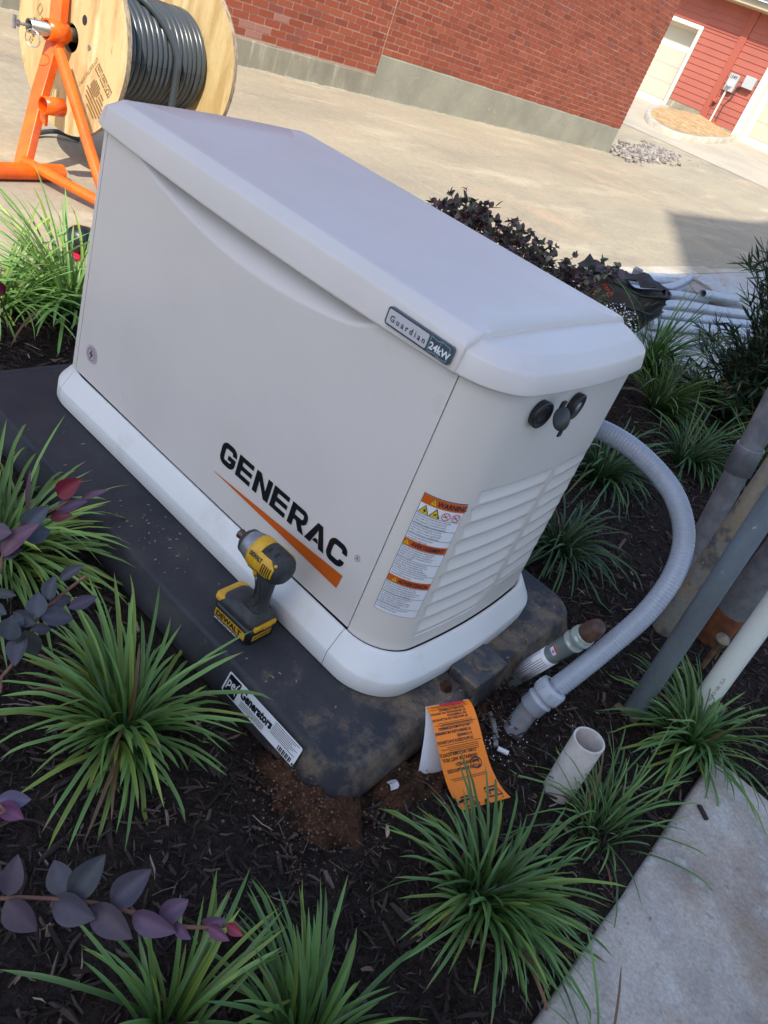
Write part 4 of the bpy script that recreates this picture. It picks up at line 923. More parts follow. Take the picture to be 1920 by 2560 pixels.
def pipe(nm, label, base, top, r, m, cat='pipe', hollow=False, extra=None, group=None, wall=.004):
    t = thing(nm, label, cat, base, group); b = B(); p0, p1 = Vector(base), Vector(top); d = (p1 - p0).normalized(); L = (p1 - p0).length
    pr_ = [(0, r), (L, r)] + ([(L, r - wall), (max(0, L - .25), r - wall), (max(0, L - .25), 0)] if hollow else [(L, 0)])
    b.lathe(p0, d, [(0, 0)] + pr_, 36, True)
    o = link('pipe_body', b, m, t); 
    e = o.modifiers.new('es', 'EDGE_SPLIT'); e.split_angle = radians(40)
    return t, o, p0, d, L
st_, o_, p0, d, L = pipe('pvc_stub', 'short open dirty white pvc pipe standing in the mulch', (.943, -.028, -.12), (.931, -.040, .080), .0325, 'pvcstub', hollow=True)
t1, o1, p0, d, L = pipe('conduit_riser', 'leftmost grey weathered riser pipe with wide coupling near its top', (.830, .780, -.10), (0.6114, 0.7414, 1.7), .030, 'galv')
b = B(); b.lathe(p0, d, [(.525, .0305), (.526, .0350), (.60, .0355), (.602, .0350), (.602, .031)], 36); link('pipe_coupling', b, 'galv', t1)
b = B(); b.lathe(p0, d, [(.04, .0304), (.05, .0310), (.075, .0304)], 36); link('rusty_foot', b, 'rust', t1)
t2, o2, p0, d, L = pipe('steel_sleeve', 'rust-mottled galvanized sleeve ending just above the mulch', (.868, .585, .020), (0.812, 0.557, 1.7), .0275, 'galvtan', hollow=True)
t3, o3, p0, d, L = pipe('slate_riser', 'long dark slate riser scuffed white, mud-brown at its foot', (.948, .342, -.12), (0.8343, 0.3243, 1.7), .0250, 'darkpvc')
b = B(); b.lathe(p0, d, [(0, .0255), (.062, .0255), (.064, .0252)], 36); link('muddy_foot', b, 'darkpvc_mud', t3)
t4, o4, p0, d, L = pipe('rust_footed_riser', 'wide dark riser with bright rusty foot behind the slate pipe', (.965, .88, -.12), (0.9473, 0.8547, 1.7), .044, 'galv')
b = B(); b.lathe(p0, d, [(0, .0450), (.155, .0448), (.158, .0443)], 36); link('rusty_foot', b, 'rust', t4)
t5, o5, p0, d, L = pipe('pvc_riser', 'long white pvc riser with rust streaks and printed numbers', (1.052, .475, -.012), (0.9436, 0.4615, 1.7), .0275, 'pvcwhite')
b = B(); b.lathe(p0 - d * .10, d, [(0, .023), (.10, .023)], 28); b.lathe(p0, d, [(-.004, .0278), (-.003, .0298), (.002, .0298), (.003, .0278)], 36); link('pipe_collar', b, mat('grey_white_pvc', (.45, .45, .47), .5), t5)
fr5 = (cam.location - (p0 + d * .15)).normalized(); sd5 = d.cross(fr5).normalized(); fr5 = sd5.cross(d).normalized()
if fr5.dot(cam.location - p0) < 0: fr5 = -fr5
b = B(); put_text(b, "ASTM D 1785  12\"51", .010, lambda u, v: tuple(p0 + d * (.03 + u) + (fr5 * cos((v + .004) / .0275) + sd5 * sin((v + .004) / .0275)) * .0281), sx=.9); link('pipe_print', b, 'blackpl', t5)
# ground rod with clamp
gr_ = thing('ground_rod', 'thin rusty ground rod with round clamp beside the white riser', 'ground rod', (1.00, .722, -.085))
b = B(); b.tube([(.998, .722, -.10), (.992, .715, .035)], .0075, 12); b.tube([(1.008, .735, -.04), (.994, .728, .040)], .004, 8); link('rod', b, mat('tan_rusty_rod', (.20, .12, .065), .8, v=(.1, .05, .03), vscale=40), gr_)
b = B(); b.lathe((.992, .714, .028), (.1, -.3, 1), [(0, .014), (.0, .019), (.006, .020), (.012, .019), (.012, .012), (.016, .011), (.018, 0)], 20); link('clamp', b, mat('dull_brass', (.25, .20, .14), .5, .5), gr_)

# ================================================================== ORANGE TAG
tg = thing('folded_tag', 'orange instruction tag with white back folded over by the pad corner', 'tag', (.80, -.24, -.08))
def lerp(a, b_, t): return [a[k] + (b_[k] - a[k]) * t for k in range(3)]
TA, TB = (.680, -.266, .060), (.722, -.186, .076)                # fold line
EA, EB = (.842, -.262, -.078), (.888, -.158, -.066)              # orange foot
WA, WB = (.748, -.294, -.085), (.774, -.232, -.085)              # white foot
def tagpt(t, s):   # t 0..1 along orange, s across
    P0 = lerp(TA, TB, s); P3 = lerp(EA, EB, s)
    C1 = [P0[0] + .045, P0[1] - .022, P0[2] + .016]; C2 = [P0[0] * .45 + P3[0] * .55 + .004, P0[1] * .45 + P3[1] * .55 - .008, P0[2] * .1 + P3[2] * .9 + .002]
    u = 1 - t; return [u ** 3 * P0[k] + 3 * u * u * t * C1[k] + 3 * u * t * t * C2[k] + t ** 3 * P3[k] for k in range(3)]
b = B(); n = 28; m = 4; vs = [tuple(tagpt(i / n, j / m)) for i in range(n + 1) for j in range(m + 1)]
b.add(vs, [(i * (m + 1) + j, i * (m + 1) + j + 1, (i + 1) * (m + 1) + j + 1, (i + 1) * (m + 1) + j) for i in range(n) for j in range(m)], True)
fo = link('orange_face', b, 'tag', tg)
def tagn(t, s):
    a = Vector(tagpt(t, s)); dt = Vector(tagpt(min(1, t + .01), s)) - Vector(tagpt(max(0, t - .01), s)); ds = Vector(tagpt(t, min(1, s + .01))) - Vector(tagpt(t, max(0, s - .01)))
    nn = dt.cross(ds).normalized(); 
    if nn.dot(cam.location - a) < 0: nn = -nn
    return a, nn
def ftag(d): 
    def f(u, v):   # u across from right edge(1)->(0), v along
        a, nn = tagn(max(0, min(1, v)), max(0, min(1, u))); return tuple(a + nn * d)
    return f
b = B()
TH = .175; 
def ttext(s, size, v, uo=.95, k=1.0, bold=.0002):
    vs, fs = text_geo(s, size, 'LEFT', 1, bold); 
    b.add([ftag(.0009)(uo - q.x / .088 * k, v - q.y / TH) for q in vs], fs)
y_ = [(.66, "ACTIVATION PROCESS", .0068), (.615, "HAS CHANGED!", .0068), (.57, "GENERATOR WILL NOT", .0068), (.525, "START AUTOMATICALLY!", .0068),
      (.42, "LE PROCESSUS D'ACTIVATION", .0062), (.38, "A CHANGE!", .0062), (.34, "LE GENERATEUR NE DEMARRERA", .0058), (.30, "PAS AUTOMATIQUEMENT!", .0058),
      (.21, "EL PROCESO DE ACTIVACION", .0060), (.175, "HA CAMBIADO!", .0060), (.14, "EL GENERADOR NO ARRANCARA", .0058), (.105, "AUTOMATICAMENTE.", .0058)]
for v, s, sz in y_: ttext(s, sz, v, uo=.80, k=.9)
for v0 in (.455, .47, .485, .50, .235, .25, .265, .28, .03, .045, .06, .075, .715, .73):
    x1 = rnd.uniform(.05, .25); strip_path(b, ftag(.0009), [(x1, v0), (.88, v0)], .0042)
for v0 in (.405, .225): strip_path(b, ftag(.0009), [(.04, v0 + .03), (.96, v0 + .03)], .004)
# little pictures at the foot
cx, cv = .72, .79
strip_path(b, ftag(.001), [(cx + .12 * cos(a), cv - .17 + .045 * sin(a)) for a in [2 * pi * k / 16 for k in range(17)]], .012)
strip_path(b, ftag(.001), [(.66, .63), (.66, .60), (.78, .60), (.78, .63)], .012)
for (uc, vc) in ((.78, .90), (.26, .93)):
    strip_path(b, ftag(.001), [(uc - .14, vc + .04), (uc - .12, vc - .05), (uc + .10, vc - .05), (uc + .14, vc + .04), (uc - .14, vc + .04)], .014)
    strip_path(b, ftag(.0012), [(uc - .08, vc + .02), (uc - .05, vc - .02), (uc + .05, vc - .02), (uc + .08, vc + .02)], .020)
link('tag_print', b, 'blackpl', fo)
b = B(); b.add([ftag(.001)(u, v) for u, v in ((.86, .0), (.86, .028), (.60, .055), (.30, .028), (.30, .0))], [(0, 1, 2, 3, 4)]); link('red_flash', b, 'red_ink', fo)
b = B(); n = 10; vs = []
for i in range(n + 1):
    t = i / n
    for s in (0, .5, 1):
        p = lerp(lerp(TA, TB, s), lerp(WA, WB, s), t); vs.append((p[0] - .0009 + .012 * sin(pi * t), p[1] - .010 * sin(pi * t), p[2] + .008 * sin(pi * min(1, t * 2)) * (1 - t)))
b.add(vs, [(i * 3 + j, i * 3 + j + 1, (i + 1) * 3 + j + 1, (i + 1) * 3 + j) for i in range(n) for j in range(2)], True); link('white_back', b, 'tagwhite', tg)

# ================================================================== CABLE REEL + STAND
RC = Vector((-2.378, .696, .487)); ra = 1.64; RN = Vector((cos(ra), sin(ra), 0)); RE = Vector((sin(ra), -cos(ra), 0)); RR = .372; RWd = .57
reel = thing('cable_reel', 'big plywood cable reel wound with dark grey cable on an orange stand', 'cable reel', (RC.x, RC.y + .28, -.03))
def disc(off, m_hole=.055):
    n = 96; o = RC + RN * off; th = .022
    def rg(r, t): return [tuple(o + RN * t + (RE * cos(2 * pi * k / n) + U * sin(2 * pi * k / n)) * r) for k in range(n)]
    f = B(); f.rings([rg(m_hole, 0), rg(RR, 0)], False, False, False); f.rings([rg(RR, th), rg(m_hole, th)], False, False, False); f.rings([rg(m_hole, th), rg(m_hole, 0)], False, False, True)
    fl_ = link('flange', f, 'ply', reel)
    e = B(); e.rings([rg(RR, 0), rg(RR, th)], False, False, True); link('flange_edge', e, 'plyedge', fl_)
    return fl_
f1 = disc(0.0); f2_ = disc(RWd)
FR = lambda d: (lambda u, v: tuple(RC + RE * u + U * v - RN * d))
b = B(); 
for (u, v, r) in ((.130, .003, .011),): b.poly([FR(.0012)(u + r * (1 + .12 * cos(5 * k)) * cos(2 * pi * k / 14), v + r * (1 + .12 * cos(5 * k)) * sin(2 * pi * k / 14)) for k in range(14)])
link('flange_bolt', b, 'castal', f1)
b = B(); b.poly([FR(.0010)(.081 + .016 * cos(2 * pi * k / 20), .090 + .019 * sin(2 * pi * k / 20)) for k in range(20)]); link('drive_hole', b, 'dark', f1)
b = B()
# stencils. baseline runs from (.192,-.014) to (.075,-.173)
b0 = Vector((.192, -.014)); bdir = (Vector((.075, -.173)) - b0).normalized(); bperp = Vector((bdir.y, -bdir.x))
# as seen the letters stand with their tops towards the rim's inside; text perpendicular
bp = Vector((-bdir.y, bdir.x))
def fst(u, v): q = b0 + bdir * u + bp * v; return FR(.0012)(q.x, q.y)
up_s = 1
put_text(b, 'CITY ELECTRIC SUPPLY', .0185, fst, 0, -.004, sx=.90, bold=.0002)
for k, ch_ in enumerate('SEC'):
    c = Vector((.209, -.056)) + Vector((.030, -.0225)) * 1.0 * k * 1.22
    ex = Vector((-.62, .0) if False else (bdir.x, bdir.y)); ey = Vector((-bdir.y, bdir.x))
    def fs_(u, v, c=c): q = c + ex * u + ey * v; return FR(.0012)(q.x, q.y)
    hs = .0185
    strip_path(b, fs_, [(-hs, -hs), (hs, -hs), (hs, hs), (-hs, hs), (-hs, -hs)], .0022)
    strip_path(b, fs_, [(-hs + .0045, -hs + .002), (-hs + .0045, hs - .002)], .0048); strip_path(b, fs_, [(hs - .0045, -hs + .002), (hs - .0045, hs - .002)], .0048)
    put_text(b, ch_, .030, fs_, -.0095, -.0105, bold=.0010)
# striped map silhouette with a dotted canton
mpo = Vector((.205, -.175)); e1 = Vector((bdir.x, bdir.y)); e2 = Vector((-bdir.y, bdir.x))
def fm(u, v): q = mpo + e2 * u - e1 * v; return FR(.0012)(q.x, q.y)
for k in range(7):
    v = -.052 + .0165 * k; x0 = -.072 + .010 * abs(k - 3) + (.0 if k else .02); x1 = .075 - .012 * abs(k - 2.5)
    if k >= 4: x0 = .004
    strip_path(b, fm, [(x0, v), (x1 * .5 + x0 * .5, v + .001), (x1, v)], .0085)
for r in range(6):
    for c_ in range(6):
        x0 = -.062 + .0105 * c_ ; v0 = .006 + .0095 * r
        if abs(r - 2.5) + abs(c_ - 2.5) < 5: b.poly([fm(x0, v0), fm(x0 + .0085, v0), fm(x0 + .0085, v0 + .0075), fm(x0, v0 + .0075)])
link('supplier_stencil', b, 'stencil', f1); b = B()
for (tx, u, v, sz) in (("W22", -.262, -.052, .032), ("MILE", -.206, .020, .030)):
    dd = Vector((-.45, -.89)); pp_ = Vector((.89, -.45))
    def fw(a, c, u=u, v=v): return FR(.0012)(u + dd.x * a - pp_.x * -c, v + dd.y * a - pp_.y * -c)
    b = B(); put_text(b, tx, sz, fw, 0, 0, bold=.0004, sx=.8); link('mill_stencil', b, 'stencil', f1)
b = B(); strip_path(b, FR(.0012), [(-.225, .062), (-.205, .045), (-.222, .018), (-.243, .036), (-.225, .062)], .003)
link('mill_stencil', b, 'stencil', f1)
# drum and wraps
b = B(); b.lathe(RC + RN * .022, RN, [(0, .16), (RWd - .022, .16)], 40); link('drum', b, 'dark', reel)
b = B(); nw = 19; rc = .0142
def wrap(off, R0, r, tilt=0, n=64, a0=0, a1=2 * pi):
    P_ = []
    for k in range(n + 1):
        a = a0 + (a1 - a0) * k / n; P_.append(tuple(RC + RN * (off + tilt * sin(a * .5)) + (RE * cos(a) + U * sin(a)) * R0))
    b.tube(P_, r, 12, caps=True)
for i in range(nw):
    o_f = .045 + (RWd - .075) * i / (nw - 1) + rnd.uniform(-.002, .002); R0 = .205 + rnd.uniform(-.003, .003)
    if 1 <= i <= 2: R0 = .188
    wrap(o_f, R0, rc, rnd.uniform(-.004, .004))
for i in range(6): wrap(.06 + .03 * i, .180, rc, rnd.uniform(-.01, .01))
# top crossing strand and the free tail
P_ = []
for k in range(50):
    a = radians(150 - 150 * k / 49); P_.append(tuple(RC + RN * (.10 + .27 * smooth(k / 49)) + (RE * cos(a) + U * sin(a)) * (.233 + .003 * sin(k * .3))))
P_ += [tuple(RC + RN * .375 + RE * .232 + U * z) for z in (-.03, -.08, -.14, -.22, -.30)] + [tuple(RC + RN * .38 + RE * .20 + U * -.38), tuple(RC + RN * .40 + RE * .1 + U * -.49)]
b.tube(P_, .0155, 12)
link('wound_cable', b, 'cable', reel)
# stand
sd_ = thing('reel_stand', 'bright orange steel reel stand with braced upright and cross foot', 'reel stand', (-2.16, .42, -.03))
pb = Vector((-2.185, .425, -.01)); pt = Vector((-2.455, .665, .77)); 
def beam(b, p0, p1, hw, hd, ref):
    d = (p1 - p0).normalized(); a = (Vector(ref) - d * d.dot(Vector(ref))).normalized(); c = d.cross(a)
    vs = [p + a * sa * hw + c * sc * hd for p in (p0, p1) for sa, sc in ((-1, -1), (1, -1), (1, 1), (-1, 1))]
    b.add(vs, [(0, 1, 2, 3)[::-1], (4, 5, 6, 7), (0, 1, 5, 4), (1, 2, 6, 5), (2, 3, 7, 6), (3, 0, 4, 7)])
b = B(); US = [Vector((-2.205, .440, -.012)), Vector((-2.318, .553, .262)), Vector((-2.385, .640, .470)), Vector((-2.425, .664, .70))]
rows = []
for i_, q in enumerate(US):
    dv = (US[min(i_ + 1, 3)] - US[max(i_ - 1, 0)]).normalized(); a_ = Vector((.92, .25, 0)); a_ = (a_ - dv * a_.dot(dv)).normalized(); c_ = dv.cross(a_)
    rows.append([tuple(q + a_ * u_ * .030 + c_ * v_ * .021) for u_, v_ in ((-1, -1), (1, -1), (1, 1), (-1, 1))])
b.rings(rows, smooth=False); up_o = link('upright', b, 'orange', sd_, bevel=.004)
b = B(); b.tube([(-2.175, .60, .005), (-2.13, .30, .005), (-2.06, -.25, .005)], .033, 20); link('foot_tube', b, 'orange', sd_)
b = B(); b.tube([(-2.20, .445, .030), (-2.014, .499, .028), (-1.825, .580, .018), (-1.72, .62, .012)], .021, 18); link('floor_bar', b, 'orange', sd_)
BT = Vector((-2.325, .622, .438)); BE = Vector((-1.80, .590, .012))
b = B(); b.tube([BT, BE], .0225, 18); link('brace', b, 'orange', sd_)
axd = RN
ac = RC - RN * .112 + Vector((0, 0, .012))
b = B(); b.lathe(ac, RN, [(-.0, .034), (.0, .040), (.088, .040), (.088, .034), (0, .034)], 32); link('axle_collar', b, 'orange', up_o)
b = B(); lc = Vector((-2.155, .478, .268)); b.lathe(lc, RN, [(0, .030), (0, .0345), (.085, .0345), (.085, .030), (0, .030)], 28); beam(b, lc + Vector((-.02, .02, -.03)), lc + Vector((-.035, .03, -.075)), .006, .022, (0, 1, 0)); link('spare_collar', b, 'orange', up_o)
b = B(); b.lathe(ac - RN * .075, RN, [(0, .022), (0, .0265), (.28, .0265), (.30, 0)], 28); b.lathe(ac - RN * .075, RN, [(0, .022), (.1, .022)], 28); axl = link('axle', b, 'zinc', sd_)
b = B(); pc = ac - RN * .055 + RE * .004; ringp = []
for k in range(25):
    a = 2 * pi * k / 24; ringp.append(tuple(pc + Vector((.030, -.018, -.036)) + (RE * cos(a) * .031 + (U * sin(a)) * .031) + RN * .012 * cos(a)))
b.tube(ringp, .0028, 8, caps=False); b.tube([tuple(pc + U * .034), tuple(pc - U * .034)], .006, 10); link('hitch_pin', b, 'chrome', axl)
b = B(); b.tube([tuple(ac - RN * .070), tuple(ac - RN * .135)], .006, 10); b.tube([tuple(ac - RN * .135 + U * .026), tuple(ac - RN * .135 - U * .02)], .007, 10); b.tube([tuple(ac - RN * .118 + U * .012), tuple(ac - RN * .118 - U * .012)], .006, 8); link('axle_handle', b, 'castal', axl)
# far flange bolt head, second stand is hidden behind the reel
b = B(); b.lathe(RC + RN * (RWd + .022), RN, [(0, .030), (.10, .030), (.10, 0)], 20); link('axle', b, 'zinc', sd_)
# scrap of grey cable on the driveway
b = B(); b.tube(crv([(-2.50, .60, -.018), (-2.62, .68, -.016), (-2.72, .78, -.012), (-2.75, .90, .0), (-2.72, 1.0, -.016)], 6), .011, 10); tag(link('cable_offcut', b, 'cable', origin=None), 'short curved offcut of grey cable lying behind the orange upright', 'cable')

# ================================================================== GRASS-LIKE PLANTS
def blade(b, base, az, el, L, w0, droop, n=8, c0=(.03, .07, .02), c1=(.07, .15, .04), tipc=None, twist=0., power=1.05):
    p = Vector(base); side0 = Vector((-sin(az), cos(az), 0)); vs = []; cs = []; ds = L / n; e = el; h = Vector((cos(az), sin(az), 0))
    for i in range(n + 1):
        t = i / n; wv = w0 * .86 * (min(1, .62 + 1.3 * t)) * (1 - t ** 9) + .0003
        d = h * cos(e) + Vector((0, 0, 1)) * sin(e); up = -h * sin(e) + Vector((0, 0, 1)) * cos(e)
        s = (side0 * cos(twist * t) + up * sin(twist * t))
        keel = up * (-wv * .22)
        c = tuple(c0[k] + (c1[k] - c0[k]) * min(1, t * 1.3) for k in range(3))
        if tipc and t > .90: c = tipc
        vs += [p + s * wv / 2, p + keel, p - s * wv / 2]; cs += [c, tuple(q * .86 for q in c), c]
        p = p + d * ds; e = el - droop * (min(1, (i + 1) / n) ** power) * (1 + .08 * sin(i * 2.1 + az * 7)); az_ = az + twist * .45 * (i + 1) / n; h = Vector((cos(az_), sin(az_), 0)); side0 = Vector((-sin(az_), cos(az_), 0))
    o = len(b.v); b.v += [tuple(v) for v in vs]; b.c += cs
    for i in range(n):
        for k in (0, 1): b.f.append((o + i * 3 + k, o + i * 3 + k + 1, o + i * 3 + 3 + k + 1, o + i * 3 + 3 + k)); b.sm.append(True)
def grass(loc, n=150, L=(.16, .32), w=(.005, .0085), rad=.03, label='', seed=1, tone=1.0, hue=0., brown=.06, spread=1.0, droop=(1.1, 2.3), azb=None, c1=None, name='grass_plant', flo=.0, upright=.25):
    global rnd
    keep = rnd; rnd = random.Random(seed); b = B(); fav = [rnd.uniform(0, 2 * pi) for _ in range(5)]
    for i in range(int(n * 1.12)):
        az = (rnd.uniform(0, 2 * pi) if rnd.random() < .55 else rnd.choice(fav) + rnd.gauss(0, .30)) if not azb or rnd.random() > azb[2] else rnd.gauss(azb[0], azb[1])
        u = rnd.random(); el = radians(rnd.uniform(34, 84)) if u > upright else radians(rnd.uniform(60, 88)); dr = rnd.uniform(*droop) * spread * 1.12
        if u < upright: dr *= .6
        r = rad * sqrt(rnd.random()); a2 = az + rnd.gauss(0, .6)
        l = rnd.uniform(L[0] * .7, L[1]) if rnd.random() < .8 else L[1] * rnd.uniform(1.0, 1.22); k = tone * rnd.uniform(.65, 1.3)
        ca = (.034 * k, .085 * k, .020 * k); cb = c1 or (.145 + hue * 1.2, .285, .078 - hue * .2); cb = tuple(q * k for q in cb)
        if rnd.random() < .2: cb = (cb[0] * 1.5, cb[1] * 1.15, cb[2] * .8)
        tipc = (.34, .21, .10) if rnd.random() < brown * 1.6 else ((.42, .40, .30) if rnd.random() < .03 else None)
        if rnd.random() < brown * .25: ca = cb = (.20, .12, .06)
        # no part of a blade may dive through the ground: limit droop for short heights
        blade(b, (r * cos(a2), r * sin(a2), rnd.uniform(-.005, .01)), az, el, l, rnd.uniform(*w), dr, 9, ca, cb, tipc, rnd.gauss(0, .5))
    rnd = keep
    zmin = .006
    b.v = [(x, y, z if z > zmin or (x * x + y * y) < (rad + .02) ** 2 else zmin + .12 * (z - zmin) * 0 + abs(math.sin(x * 90 + y * 70)) * .004) for x, y, z in b.v]
    me = bpy.data.meshes.new(name); me.from_pydata(b.v, [], b.f); me.polygons.foreach_set('use_smooth', b.sm)
    ca = me.color_attributes.new('col', 'FLOAT_COLOR', 'POINT'); ca.data.foreach_set('color', [x for c in b.c for x in (*c[:3], 1.0)])
    me.materials.append(MT['blade']); o = bpy.data.objects.new(name, me); COL.objects.link(o); o.location = loc
    return tag(o, label, 'ornamental grass', 'strappy grass plants in the mulch bed')
GZ = ZM
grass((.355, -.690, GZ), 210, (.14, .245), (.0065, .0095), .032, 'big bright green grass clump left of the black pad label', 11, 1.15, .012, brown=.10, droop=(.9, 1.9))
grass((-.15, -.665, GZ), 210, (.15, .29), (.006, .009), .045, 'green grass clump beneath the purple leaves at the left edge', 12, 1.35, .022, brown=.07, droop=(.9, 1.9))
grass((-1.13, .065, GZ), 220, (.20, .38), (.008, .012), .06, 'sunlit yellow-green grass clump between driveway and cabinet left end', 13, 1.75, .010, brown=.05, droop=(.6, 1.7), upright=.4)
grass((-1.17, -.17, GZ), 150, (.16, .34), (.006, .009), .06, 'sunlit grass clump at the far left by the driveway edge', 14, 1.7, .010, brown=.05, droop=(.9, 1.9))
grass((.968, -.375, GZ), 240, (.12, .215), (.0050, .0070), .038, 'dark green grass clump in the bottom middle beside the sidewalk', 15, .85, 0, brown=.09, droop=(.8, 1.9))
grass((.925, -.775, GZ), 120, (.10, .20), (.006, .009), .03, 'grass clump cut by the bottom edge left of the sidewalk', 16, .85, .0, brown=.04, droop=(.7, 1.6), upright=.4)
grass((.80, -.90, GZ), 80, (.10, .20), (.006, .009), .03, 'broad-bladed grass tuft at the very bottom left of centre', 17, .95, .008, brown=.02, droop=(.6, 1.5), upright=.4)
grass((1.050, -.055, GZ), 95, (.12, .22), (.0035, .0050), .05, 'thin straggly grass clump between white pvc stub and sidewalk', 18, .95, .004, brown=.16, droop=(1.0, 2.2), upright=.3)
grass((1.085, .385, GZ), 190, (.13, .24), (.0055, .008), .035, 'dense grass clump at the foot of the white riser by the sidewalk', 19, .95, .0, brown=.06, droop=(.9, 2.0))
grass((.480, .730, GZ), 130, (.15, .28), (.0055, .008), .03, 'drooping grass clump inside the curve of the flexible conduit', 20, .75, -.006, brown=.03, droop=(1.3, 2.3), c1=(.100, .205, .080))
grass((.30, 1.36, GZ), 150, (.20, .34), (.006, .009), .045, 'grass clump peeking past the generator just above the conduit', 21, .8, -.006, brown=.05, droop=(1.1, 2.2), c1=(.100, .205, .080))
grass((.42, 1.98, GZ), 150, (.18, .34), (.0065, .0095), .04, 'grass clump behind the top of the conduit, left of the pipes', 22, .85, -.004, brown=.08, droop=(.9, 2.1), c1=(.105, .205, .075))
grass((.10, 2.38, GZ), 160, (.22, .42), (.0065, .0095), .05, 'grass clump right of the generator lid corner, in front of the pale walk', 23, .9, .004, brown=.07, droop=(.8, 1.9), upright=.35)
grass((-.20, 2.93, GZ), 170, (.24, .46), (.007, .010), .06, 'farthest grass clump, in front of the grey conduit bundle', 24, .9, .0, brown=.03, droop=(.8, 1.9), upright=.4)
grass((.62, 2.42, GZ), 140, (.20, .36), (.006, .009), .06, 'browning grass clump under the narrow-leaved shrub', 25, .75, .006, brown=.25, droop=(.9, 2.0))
grass((1.26, -.47, -.062), 12, (.10, .20), (.004, .006), .01, 'few loose grass blades on the sidewalk at the bottom right', 26, 1.0, .0, brown=.1, droop=(.5, 1.4), azb=(2.6, .6, .9))

# ================================================================== LEAFY PLANTS
def leaf(b, base, dirv, nrm, L, W, col, cup=.12, fold=.10, n=6, pw=.60):
    d = Vector(dirv).normalized(); nn = (Vector(nrm) - d * d.dot(Vector(nrm))).normalized(); s = d.cross(nn); vs = []; cs = []
    for i in range(n + 1):
        t = i / n; wv = W / 2 * (sin(pi * min(1, t ** .85)) ** pw) if 0 < t < 1 else .0004
        c = Vector(base) + d * L * t - nn * cup * L * t * t
        rid = nn * (L * .012 * (i % 2)) if n > 6 else nn * 0
        vs += [c + s * wv + nn * fold * wv * 1.6, c + s * wv * .5 + nn * fold * wv * .5 + rid, c - nn * .0, c - s * wv * .5 + nn * fold * wv * .5 + rid, c - s * wv + nn * fold * wv * 1.6]
        cs += [col, col, tuple(q * 1.25 for q in col), tuple(q * .93 for q in col), tuple(q * .93 for q in col)]
    o = len(b.v); b.v += [tuple(v) for v in vs]; b.c += cs
    for i in range(n):
        for k in range(4): b.f.append((o + i * 5 + k, o + i * 5 + k + 1, o + i * 5 + 6 + k, o + i * 5 + 5 + k)); b.sm.append(True)
PUR = [(.056, .047, .070), (.050, .050, .068), (.064, .044, .064), (.046, .047, .058)]
def branch(name, label, stem, leaves, thick=.0022, ext=None):
    """stem list of points; leaves: (t index, dir offset vec, L, W, colour)"""
    t = thing(name, label, 'shrub branch', stem[0] if ext is None else ext[0])
    b = B(); full = (ext or []) + stem; b.tube(crv(full, 6), [thick * 1.6] * 0 + thick if False else thick, 8); link('stem', b, 'stem', t)
    return t
R3 = mw.to_3x3(); CX, CY, CZ = R3 @ Vector((1, 0, 0)), R3 @ Vector((0, 1, 0)), R3 @ Vector((0, 0, 1))
def pray(u, v, dist):    # a world point seen at photo pixel (u, v) (2560-high photo); used only to take measurements
    d = Vector(((u - 960) / 1928.2, -(v - 1280) / 1928.2, -1.0)); d = (R3 @ d).normalized(); return cam.location + d * dist
# spray 1: long horizontal twig low left
S1 = [Vector(p) for p in ((.640, -1.158, .352), (.681, -1.110, .352), (.700, -1.083, .351), (.727, -1.051, .350), (.754, -1.026, .350), (.798, -.994, .348), (.822, -.971, .352), (.840, -.948, .358))]
sp1 = thing('purple_leaf_twig', 'long purple-leaved twig reaching in low at the lower left', 'twig', (.20, -1.50, ZM))
b = B(); b.tube(crv([(.20, -1.50, ZM), (.36, -1.40, .18), (.52, -1.28, .32)] + [tuple(p) for p in S1], 5), .0019, 8); link('stem', b, 'stem', sp1)
def lf(name, parent, b0_, b1_, W, col, nrm=None, cup=.10, fold=.14):
    b = B(); b0_ = Vector(b0_); b1_ = Vector(b1_); leaf(b, b0_, b1_ - b0_, nrm if nrm else CZ + Vector((rnd.uniform(-.3, .3), rnd.uniform(-.3, .3), .3)), (b1_ - b0_).length, W * .92, col, cup * rnd.uniform(.2, 2.4), fold * rnd.uniform(.6, 2.4), 9, .82)
    return link(name, b, 'leaf', parent)
L1 = [((20, 2240), (40, 2145), 46), ((165, 2240), (135, 2150), 58), ((178, 2248), (258, 2140), 60), ((280, 2265), (372, 2175), 62), ((15, 2250), (82, 2335), 62), ((130, 2250), (228, 2302), 66), ((228, 2262), (322, 2350), 60),
      ((330, 2285), (428, 2338), 50), ((398, 2300), (470, 2250), 46), ((435, 2310), (475, 2348), 26), ((505, 2318), (560, 2300), 34), ((520, 2316), (572, 2352), 26), ((568, 2310), (604, 2340), 24), ((-60, 2250), (-20, 2160), 60)]
for k, (p, q, wpx) in enumerate(L1):
    dd = .85; colr = rnd.choice(PUR); 
    if k in (7, 8, 9, 10): colr = (.10, .055, .10)
    if k in (11,): colr = (.14, .05, .09)
    if k == 12: colr = (.24, .03, .05)
    lf('leaf', sp1, pray(*p, dd + rnd.uniform(-.004, .004)), pray(*q, dd + rnd.uniform(-.025, .015)), wpx / 1928.2 * dd * 1.12, colr)
